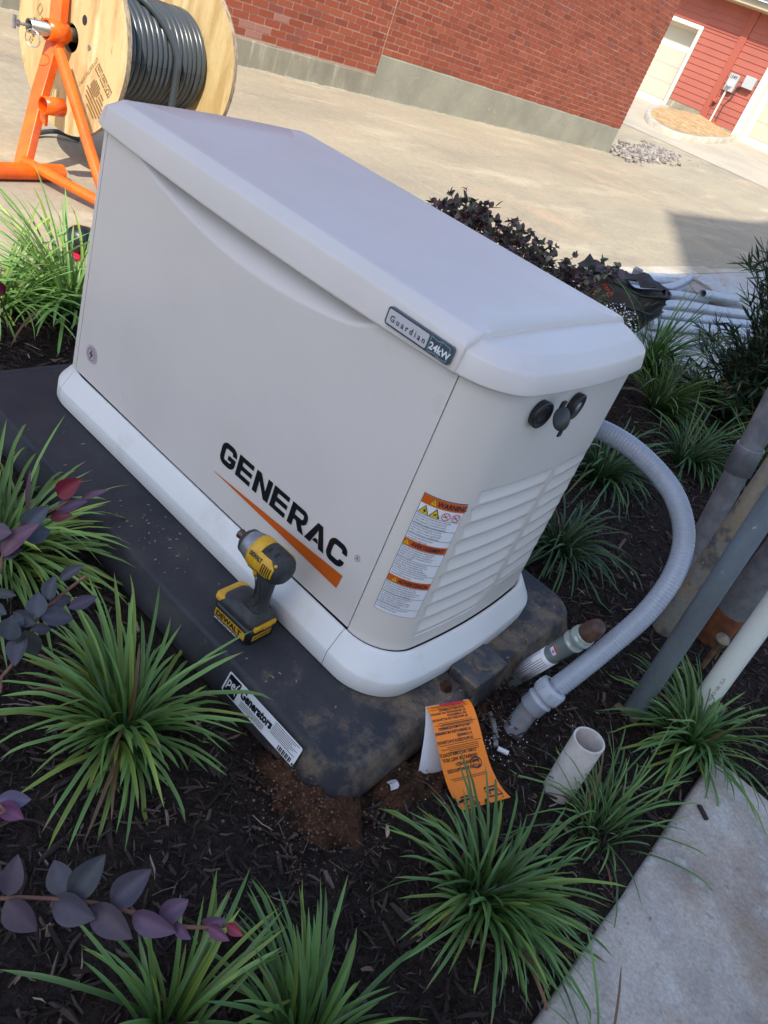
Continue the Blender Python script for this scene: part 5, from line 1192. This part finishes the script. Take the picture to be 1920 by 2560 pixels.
# spray 2 and 3: at the left edge
sp2 = thing('purple_leaf_twig', 'purple-leaved twig with rounded leaves over the left grass clumps', 'twig', (-.05, -1.2, ZM))
S2 = [pray(-60, 1740, 1.13), pray(5, 1690, 1.13), pray(60, 1620, 1.13), pray(95, 1545, 1.13), pray(150, 1490, 1.13), pray(215, 1440, 1.12)]
b = B(); b.tube(crv([(-.05, -1.2, ZM), (.12, -1.10, .10)] + [tuple(p) for p in S2], 5), .0022, 8); link('stem', b, 'stem', sp2)
L2 = [((20, 1600), (28, 1545), 52), ((60, 1585), (35, 1665), 50), ((95, 1545), (90, 1480), 46), ((90, 1560), (30, 1530), 36), ((62, 1575), (92, 1640), 52), ((80, 1575), (130, 1570), 26), ((100, 1540), (185, 1545), 44), ((120, 1500), (135, 1440), 38), ((120, 1515), (180, 1490), 30), ((150, 1450), (205, 1412), 28), ((170, 1520), (245, 1490), 30), ((60, 1545), (35, 1560), 30), ((-20, 1480), (40, 1488), 22), ((-20, 1520), (15, 1535), 30)]
for k, (p, q, wpx) in enumerate(L2):
    lf('leaf', sp2, pray(*p, 1.13 + rnd.uniform(-.01, .01)), pray(*q, 1.13 + rnd.uniform(-.03, .01)), wpx / 1928.2 * 1.13 * 1.15, rnd.choice([(.060, .055, .075), (.055, .062, .080), (.075, .055, .085), (.05, .055, .055)]))
sp3 = thing('purple_leaf_twig', 'twig with two dark red leaves and purple leaves at the left edge', 'twig', (-.25, -1.05, ZM))
S3 = [pray(-50, 1450, 1.25), pray(10, 1380, 1.25), pray(60, 1300, 1.25), pray(120, 1280, 1.24), pray(175, 1250, 1.24)]
b = B(); b.tube(crv([(-.25, -1.05, ZM), (-.02, -1.0, .1)] + [tuple(p) for p in S3], 5), .0020, 8); link('stem', b, 'stem', sp3)
L3 = [((5, 1390), (78, 1305), 46, (.15, .07, .11)), ((60, 1330), (115, 1265), 46, (.06, .07, .095)), ((60, 1345), (125, 1325), 44, (.06, .075, .10)), ((145, 1240), (195, 1200), 44, (.17, .014, .03)), ((125, 1295), (175, 1285), 26, (.13, .02, .03)), ((140, 1275), (212, 1250), 34, (.09, .055, .10)), ((200, 1250), (262, 1220), 16, (.12, .06, .10)), ((70, 1280), (66, 1180), 12, (.10, .05, .075)), ((10, 1395), (52, 1372), 24, (.07, .065, .09)), ((-20, 1330), (25, 1330), 40, (.10, .06, .09)), ((-30, 1430), (8, 1425), 26, (.07, .06, .08))]
for (p, q, wpx, c) in L3: lf('leaf', sp3, pray(*p, 1.25), pray(*q, 1.23 + rnd.uniform(-.02, .02)), wpx / 1928.2 * 1.24 * 1.15, c)
sp4 = thing('purple_leaf_twig', 'pair of shiny purple leaves at the left edge above the long twig', 'twig', (.20, -1.15, ZM))
b = B(); b.tube(crv([(.20, -1.15, ZM), (.30, -1.13, .10), tuple(pray(-40, 2030, 1.0)), tuple(pray(0, 2010, 1.0))], 5), .0019, 8); link('stem', b, 'stem', sp4)
lf('leaf', sp4, pray(-8, 2000, 1.0), pray(74, 2002, .99), .024, (.12, .10, .17)); lf('leaf', sp4, pray(0, 2008, 1.0), pray(54, 2048, .99), .022, (.15, .05, .12))
sp5 = thing('purple_leaf_twig', 'dark maroon leaf tip beside the sunlit grass at far left', 'twig', (-1.0, -.45, ZM))
b = B(); b.tube(crv([(-1.0, -.45, ZM), (-.80, -.35, .1), tuple(pray(-20, 715, 1.95))], 5), .0025, 8); link('stem', b, 'stem', sp5)
lf('leaf', sp5, pray(-15, 705, 1.95), pray(12, 738, 1.95), .032, (.10, .008, .03))

def shrub(name, label, base, crown_pts, nleaf, L, W, cols, seed, sz=1., up=.4, cat='shrub'):
    """crown_pts: list of (centre, radius); stems run from the base to random spots in the crown"""
    global rnd
    keep = rnd; rnd = random.Random(seed); t = thing(name, label, cat, base)
    sb = B(); lb_ = B(); tot = sum(r ** 2 for c, r in crown_pts)
    for c, r in crown_pts:
        c = Vector(c); k = int(nleaf * r * r / tot); ns = max(3, k // 14)
        for s in range(ns):
            v = Vector((rnd.gauss(0, 1), rnd.gauss(0, 1), abs(rnd.gauss(.3, .8)))).normalized() * r * rnd.uniform(.55, 1.05); tip = c + v
            mid = Vector(base).lerp(c, .6) + Vector((rnd.uniform(-.05, .05), rnd.uniform(-.05, .05), 0)); P_ = crv([tuple(base), tuple(mid), tuple(c.lerp(tip, .4)), tuple(tip)], 4)
            sb.tube(P_, [.004 - .003 * i / (len(P_) - 1) for i in range(len(P_))], 5, caps=False)
            m = k // ns
            for j in range(m):
                q = rnd.uniform(.45, 1.0); i_ = int(q * (len(P_) - 2)); p = Vector(P_[i_]).lerp(Vector(P_[i_ + 1]), rnd.random()); ax = (tip - c).normalized()
                dv = (ax * .6 + Vector((rnd.gauss(0, .8), rnd.gauss(0, .8), rnd.gauss(.1, .6)))).normalized()
                cc_ = rnd.choice(cols); kk = rnd.uniform(.7, 1.3)
                leaf(lb_, p, dv, Vector((rnd.gauss(0, .5), rnd.gauss(0, .5), up + rnd.random())), L * rnd.uniform(.6, 1.2), W * rnd.uniform(.7, 1.15), tuple(x * kk for x in cc_), rnd.uniform(0, .3), .15, 4)
    rnd = keep
    link('stems', sb, 'stem', t); link('leaves', lb_, 'leaf', t); return t
shrub('loropetalum_shrub', 'dark purple-leaved shrub rising behind the generator lid', (-.28, 1.32, ZM),
      [((-.70, 1.22, .44), .10), ((-.62, 1.18, .47), .14), ((-.52, 1.14, .52), .15), ((-.40, 1.16, .52), .16), ((-.28, 1.14, .50), .16), ((-.14, 1.12, .50), .15), ((-.02, 1.12, .55), .11), ((.08, 1.10, .61), .07), ((-.24, 1.2, .30), .2), ((-.50, 1.2, .33), .18), ((.02, 1.10, .46), .10)],
      3000, .030, .022, [(.075, .05, .06), (.10, .055, .065), (.07, .08, .055), (.12, .07, .08), (.16, .17, .11), (.10, .12, .085), (.13, .08, .08)], 31)
shrub('flowering_bush', 'small pale flowering bush between generator corner and black bag', (-.16, 2.02, ZM), [((-.17, 2.0, .24), .13), ((-.27, 2.0, .33), .08), ((-.08, 2.0, .14), .12)], 1100, .016, .009, [(.10, .16, .05), (.16, .22, .06), (.09, .12, .05)], 32)
fbsh = [o for o in COL.objects if o.name.startswith('flowering_bush')][0]
b = B()
for i in range(420):
    v = Vector((rnd.gauss(0, 1), rnd.gauss(0, 1), rnd.gauss(.2, 1))).normalized() * rnd.uniform(.7, 1.05) * .12; p = Vector((-.135, 1.97, .255)) + v * .95; r = rnd.uniform(.002, .0045)
    nn = Vector((rnd.gauss(0, 1), rnd.gauss(0, 1) - .5, rnd.gauss(.5, 1))).normalized(); a = nn.orthogonal().normalized(); c = nn.cross(a)
    b.add([tuple(p + (a * cos(2 * pi * k / 5) + c * sin(2 * pi * k / 5)) * r) for k in range(5)], [(0, 1, 2, 3, 4)])
pe = link('petals', b, 'petal', fbsh); pe['kind'] = 'stuff'
b = B(); 
for k in range(5):
    p = Vector((-.262 + .012 * k, 1.96, .405 - .006 * k)); b.lathe(p, (0, -.5, 1), [(0, 0), (.003, .007), (.006, .005)], 6)
link('red_blossom', b, 'flower_red', fbsh)

# narrow-leaved dark shrub at right
def podo():
    t = thing('narrow_leaved_shrub', 'tall dark narrow-leaved shrub at the right edge of the bed', 'shrub', (.34, 2.62, ZM)); sb = B(); lb_ = B(); r2 = random.Random(41); base = Vector((.34, 2.62, ZM))
    stems = []
    for i in range(210):
        z = r2.uniform(.02, 1.0); a = r2.uniform(0, 2 * pi); wr = .36 - .16 * max(0, z - .55) / .45 + .05 * sin(z * 9 + a * 2); rr_ = wr * r2.random() ** .4
        tip = Vector((.34 + rr_ * cos(a), 2.62 + rr_ * sin(a), z)); hub = Vector((.34 + (rr_ * .3) * cos(a), 2.62 + rr_ * .3 * sin(a), z * .72)); mid = base.lerp(hub, .6)
        P_ = crv([tuple(base), tuple(mid), tuple(hub), tuple(tip)], 5); sb.tube(P_, [.005 - .004 * k / (len(P_) - 1) for k in range(len(P_))], 5, caps=False)
        for j in range(40):
            q = r2.uniform(.45, 1.0); i_ = int(q * (len(P_) - 2)); p = Vector(P_[i_]).lerp(Vector(P_[i_ + 1]), r2.random()); ax = (Vector(P_[i_ + 1]) - Vector(P_[i_])).normalized()
            dv = (ax * .9 + Vector((r2.gauss(0, .6), r2.gauss(0, .6), r2.gauss(.15, .4)))).normalized(); k = r2.uniform(.6, 1.4)
            c = r2.choice([(.03, .058, .03), (.045, .09, .04), (.022, .042, .024), (.07, .09, .04)]) if r2.random() > .1 else (.16, .13, .07)
            leaf(lb_, p, dv, (r2.gauss(0, .6), r2.gauss(0, .6), 1), r2.uniform(.06, .11), r2.uniform(.008, .013), tuple(x * k for x in c), r2.uniform(-.1, .4), .1, 4)
    link('stems', sb, mat('dark_twig', (.035, .03, .02), .8), t); link('leaves', lb_, 'leaf', t)
podo()

# ================================================================== BAG, CONDUIT BUNDLE, FILM
bag = thing('tool_bag', 'slumped open black canvas bag lying beside the grey conduits', 'bag', (-.60, 3.25, -.02))
def bagring(z, x0, x1, y0, y1, tilt, wob, ph, n=44):
    P = []
    for k in range(n):
        a = 2 * pi * k / n; cx_, cy_ = (x0 + x1) / 2, (y0 + y1) / 2; hx, hy = (x1 - x0) / 2, (y1 - y0) / 2
        c, s_ = cos(a), sin(a); q = (abs(c) ** 3.2 + abs(s_) ** 3.2) ** (-1 / 3.2); x = cx_ + hx * c * q; y = cy_ + hy * s_ * q
        w_ = wob * (noise.noise(Vector((x * 9, y * 9, ph))) + .6 * sin(a * 5 + ph * 2)); P.append((x + w_ * c, y + w_ * s_, z + tilt * (x + .55) + w_ * .6))
    return P
b = B(); b.rings([bagring(-.018, -.70, -.40, 2.88, 3.14, 0, .004, 1), bagring(.06, -.72, -.37, 2.86, 3.16, .05, .045, 2), bagring(.13, -.76, -.35, 2.86, 3.16, .10, .06, 3), bagring(.20, -.80, -.33, 2.88, 3.14, .14, .06, 4), bagring(.238, -.82, -.315, 2.90, 3.12, .16, .035, 5)], True, False)
link('bag_body', b, 'fabric', bag)
b = B(); b.rings([bagring(.236, -.815, -.32, 2.905, 3.115, .16, .035, 5), bagring(.17, -.78, -.35, 2.91, 3.11, .14, .02, 4), bagring(.10, -.72, -.38, 2.92, 3.10, .1, .02, 3)], False, True); link('bag_lining', b, 'greyfab', bag)
b = B(); rp = bagring(.240, -.822, -.313, 2.895, 3.125, .16, .035, 5); b.tube(rp + [rp[0], rp[1]], .008, 8, caps=False); rp = bagring(.155, -.785, -.335, 2.855, 3.165, .12, .03, 3); b.tube(rp + [rp[0], rp[1]], .006, 8, caps=False)
link('rim', b, 'rubber', bag)
b = B(); vs = []; nn_ = 14
for i in range(nn_ + 1):
    for j in range(7):
        t = i / nn_; u = j / 6; vs.append((-.83 + .50 * t, 2.89 + .20 * u, .232 + .085 * t + .030 * sin(t * 9 + u * 3) * (1 - abs(2 * u - 1)) + .04 * noise.noise(Vector((t * 8, u * 5, 1))) + .015 * sin(pi * u)))
b.add(vs, [(i * 7 + j, i * 7 + j + 1, (i + 1) * 7 + j + 1, (i + 1) * 7 + j) for i in range(nn_) for j in range(6)], True); link('top_flap', b, 'fabric', bag)
b = B(); vs = [(-.78 + .28 * i / 8, 2.84 - .05 * j / 3 + .015 * sin(i * 1.3 + j), max(-.016, .07 - .03 * j + .012 * sin(i * 1.9 + j * 2))) for j in range(4) for i in range(9)]
b.add(vs, [(j * 9 + i, j * 9 + i + 1, (j + 1) * 9 + i + 1, (j + 1) * 9 + i) for j in range(3) for i in range(8)], True); link('grey_flap', b, 'greyfab', bag)

grpP = 'grey conduit lengths heaped on the pale walk'
PP = [('thick grey conduit nearest the bed in the heap', [(-.47, 3.45, .02), (-.36, 3.9, .02), (-.22, 4.5, .02), (-.1, 5.2, .02)], .034),
      ('second grey conduit from the bed in the heap', [(-.55, 3.50, .055), (-.45, 4.0, .04), (-.33, 4.6, .03), (-.22, 5.3, .02)], .030),
      ('grey conduit crossing the middle of the heap', [(-.64, 3.6, .05), (-.56, 4.15, .06), (-.44, 4.8, .045), (-.34, 5.5, .02)], .034),
      ('grey conduit with a dappled sunny patch, under the open-ended one', [(-.78, 3.75, .05), (-.70, 4.3, .07), (-.60, 4.8, .06)], .027),
      ('pale grey conduit bent upward toward the plastic film', [(-.86, 3.6, .06), (-.80, 4.1, .06), (-.80, 4.6, .08), (-.88, 5.1, .10)], .028),
      ('very pale conduit looping at the back of the heap', [(-.98, 3.4, .03), (-.98, 4.0, .04), (-.93, 4.6, .04), (-.86, 4.95, .03), (-.80, 4.6, .02)], .040),
      ('outermost pale conduit along the driveway edge', [(-1.08, 3.5, .02), (-1.09, 4.2, .02), (-1.05, 4.9, .02), (-1.0, 5.5, .02)], .030),
      ('thin pale rod lying in front of the conduit heap', [(-.44, 3.20, .0), (-.22, 3.6, .0), (.02, 4.2, .0)], .011)]
for lb_, pts_, r in PP:
    b = B(); b.tube(crv(pts_, 8), r, 18); o = link('grey_conduit', b, 'pvcgrey', origin=pts_[0]); tag(o, lb_, 'conduit', grpP)
t_, _, _, _, _ = pipe('grey_conduit', 'short open-ended conduit lying on top of the heap', (-.50, 5.15, .10), (-.60, 4.62, .115), .030, 'pvcgrey', hollow=True, group=grpP, cat='conduit')
b = B(); b.box((-.03, -.018, 0), (.03, .018, .09), Matrix.Translation((-.90, 4.05, .08)) @ Matrix.Rotation(.4, 4, 'X')); tag(link('conduit_strap', b, 'pvcdirt', bevel=.005), 'small grey strap standing on the pale looped conduit', 'strap')
b = B(); rows = []
for i in range(14):
    t = i / 13; rows.append([(-.72 + .16 * cos(a) * (1 + .25 * noise.noise(Vector((cos(a) * 3, sin(a) * 3, t * 6)))) + .05 * t, 5.25 + .75 * (t - .3) + .08 * noise.noise(Vector((t * 8, a, 1))), max(-.01, .08 + (.09 + .05 * noise.noise(Vector((a * 2, t * 9, 4)))) * sin(a) * sin(pi * (.15 + .8 * t)))) for a in [2 * pi * k / 26 for k in range(26)]])
b.rings(rows, smooth=False); tag(link('plastic_film', b, 'film'), 'crumpled clear plastic film beyond the grey conduits', 'plastic wrap')

# tool lying behind the sunlit grass
tl = thing('saw', 'grey, yellow and red tool half hidden behind the sunlit grass', 'tool', (-1.60, .38, -.03))
b = B(); b.lathe((-1.60, .385, .02), (.5, -.86, .1), [(-.05, 0), (-.05, .045), (0, .055), (.03, .05), (.05, .03), (.05, 0)], 20); b.v = [(x + .13, y - .11, z - .005) for x, y, z in b.v]; link('body', b, 'blackpl', tl)
b = B(); b.box((-.035, -.015, 0), (.035, .015, .010), Matrix.Translation((-1.43, .235, -.026))); link('base_plate', b, 'red_ink', tl, bevel=.003)
b = B(); b.box((-.016, -.010, 0), (.016, .010, .012), Matrix.Translation((-1.50, .285, .045)) @ Matrix.Rotation(.5, 4, 'Z')); link('grip', b, 'yellow_ink', tl)

# crumbs of red-brown soil lying on the heaps, the mulch edge and the muddy end of the pad
b = B(); rs = random.Random(77)
for i in range(900):
    k = rs.random()
    if k < .55: x, y, z = rs.gauss(.655, .07), rs.gauss(-.535, .045), None
    elif k < .85: x, y, z = rs.gauss(.755, .03), rs.uniform(-.5, .05), None
    else: x, y, z = rs.uniform(.60, .68), rs.uniform(-.30, .25), .0015
    if z is None:
        if x < .71 and y > -.488: continue
        z = ZM + .012 + .034 * smooth(1.1 - sqrt(((x - .65) / .15) ** 2 + ((y + .475) / .115) ** 2)) if k < .55 else ZM + .020 + .02 * smooth((.80 - x) / .08)
    r = rs.uniform(.0008, .0036) if z < 0 else rs.uniform(.0008, .003); M = Matrix.Translation((x, y, z)) @ Matrix.Rotation(rs.uniform(0, 6), 4, 'Z') @ Matrix.Rotation(rs.uniform(0, 6), 4, 'X') @ Matrix.Diagonal((r, r * rs.uniform(.6, 1), r * rs.uniform(.5, .9), 1))
    vs = [M @ Vector(q) for q in ((1, 0, 0), (-1, 0, 0), (0, 1, 0), (0, -1, 0), (0, 0, 1), (0, 0, -1))]
    g = rs.uniform(.6, 1.5); c = rs.choice([(.10, .048, .026), (.07, .036, .022), (.12, .060, .034), (.08, .045, .03), (.15, .095, .062)]); b.add(vs, [(0, 2, 4), (2, 1, 4), (1, 3, 4), (3, 0, 4), (2, 0, 5), (1, 2, 5), (3, 1, 5), (0, 3, 5)], False, tuple(q * g for q in c))
tag(link('soil_crumbs', b, 'rock'), 'red-brown soil crumbs spilled round the pad corner', 'soil', kind='stuff')

# ================================================================== SMALL LITTER
b = B(); b.tube([(.800, -.075, ZM + .012), (.822, -.066, ZM + .014)], .0055, 14); tag(link('pipe_offcut', b, 'white'), 'tiny white plastic tube offcut beside the conduit foot', 'offcut')
b = B(); 
for i in range(150):
    x, y = rnd.gauss(.79, .035), rnd.gauss(-.06, .09); r = rnd.uniform(.0005, .0016)
    if x < .72: continue
    b.box((-r, -r * .5, 0), (r, r * .5, .0008), Matrix.Translation((x, y, mz(x, y) + .016)) @ Matrix.Rotation(rnd.uniform(0, 3), 4, 'Z') @ Matrix.Rotation(rnd.uniform(-1, 1), 4, 'X'))
tag(link('pvc_shavings', b, 'white'), 'white plastic saw shavings sprinkled on the soil near the conduit foot', 'shavings', kind='stuff')
b = B(); b.tube(crv([(.735, -.02, ZM + .02), (.765, -.045, ZM + .022), (.795, -.075, ZM + .012)], 5), .006, 8); tag(link('twig_piece', b, 'pvcdirt'), 'grey stick lying across the soil to the conduit foot', 'stick')
b = B(); vs = [Vector((.728, -.345, ZM + .012)) + Vector((.016 * cos(a) * rnd.uniform(.5, 1.1), .014 * sin(a) * rnd.uniform(.5, 1.1), rnd.uniform(0, .018))) for a in [2 * pi * k / 9 for k in range(9)]]
cc_ = Vector((.728, -.345, ZM + .03)); b.add([tuple(v) for v in vs] + [tuple(cc_)], [(k, (k + 1) % 9, 9) for k in range(9)]); tag(link('paper_scrap', b, 'paper'), 'crumpled pale scrap on the soil left of the orange tag', 'litter')
b = B(); b.box((-.005, -.018, 0), (.005, .018, .006), Matrix.Translation((1.185, .20, -.061)) @ Matrix.Rotation(.9, 4, 'Z')); tag(link('bark_piece', b, mat('bark', (.03, .022, .018), .9), bevel=.0015), 'single dark bark piece lying on the sidewalk', 'bark')
def fallen(label, p, L, W, col, yaw):
    b = B(); leaf(b, p, (cos(yaw), sin(yaw), .05), (rnd.uniform(-.3, .3), rnd.uniform(-.3, .3), 1), L, W, col, .2, .3, 5); tag(link('fallen_leaf', b, 'leaf', origin=p), label, 'leaf', 'fallen leaves on the mulch')
def onm(x, y, dz=.016): return (x, y, mz(x, y) + dz)
fallen('pink fallen leaf just right of the conduit fitting', onm(.885, .125), .022, .009, (.30, .10, .12), 1.2)
fallen('tan curled leaf in the mulch left of the middle grass clump', onm(.79, -.44), .030, .009, (.55, .38, .28), 2.2)
fallen('crisp brown leaf on the mulch behind the conduit fitting', onm(.905, .30), .035, .026, (.16, .11, .07), .4)
fallen('tan sliver leaf by the foot of the white riser', onm(1.10, .60), .030, .012, (.36, .26, .17), 2.0)
fallen('pale leaf near the front left corner of the pad', onm(-.58, .06), .030, .014, (.30, .17, .14), .5)
fallen('thin pale straw beside the big left grass clump', onm(.03, -.60), .045, .006, (.42, .38, .36), 1.0)
b = B()
for i in range(90):
    x, y = rnd.choice([(rnd.gauss(.0, .06), rnd.uniform(-.45, -.34)), (rnd.uniform(-.5, .6), rnd.uniform(-.455, -.36)), (rnd.uniform(.62, .69), rnd.uniform(-.3, .38))]); r = rnd.uniform(.0006, .0022)
    b.box((-r * 1.6, -r * .6, 0), (r * 1.6, r * .6, .001), Matrix.Translation((x, y, .0012)) @ Matrix.Rotation(rnd.uniform(0, 3), 4, 'Z'))
tag(link('pad_crumbs', b, mat('tan_crumb', (.30, .24, .17), .9)), 'tan crumbs and specks scattered on the black pad', 'crumbs', kind='stuff')
bpy.context.view_layer.update()
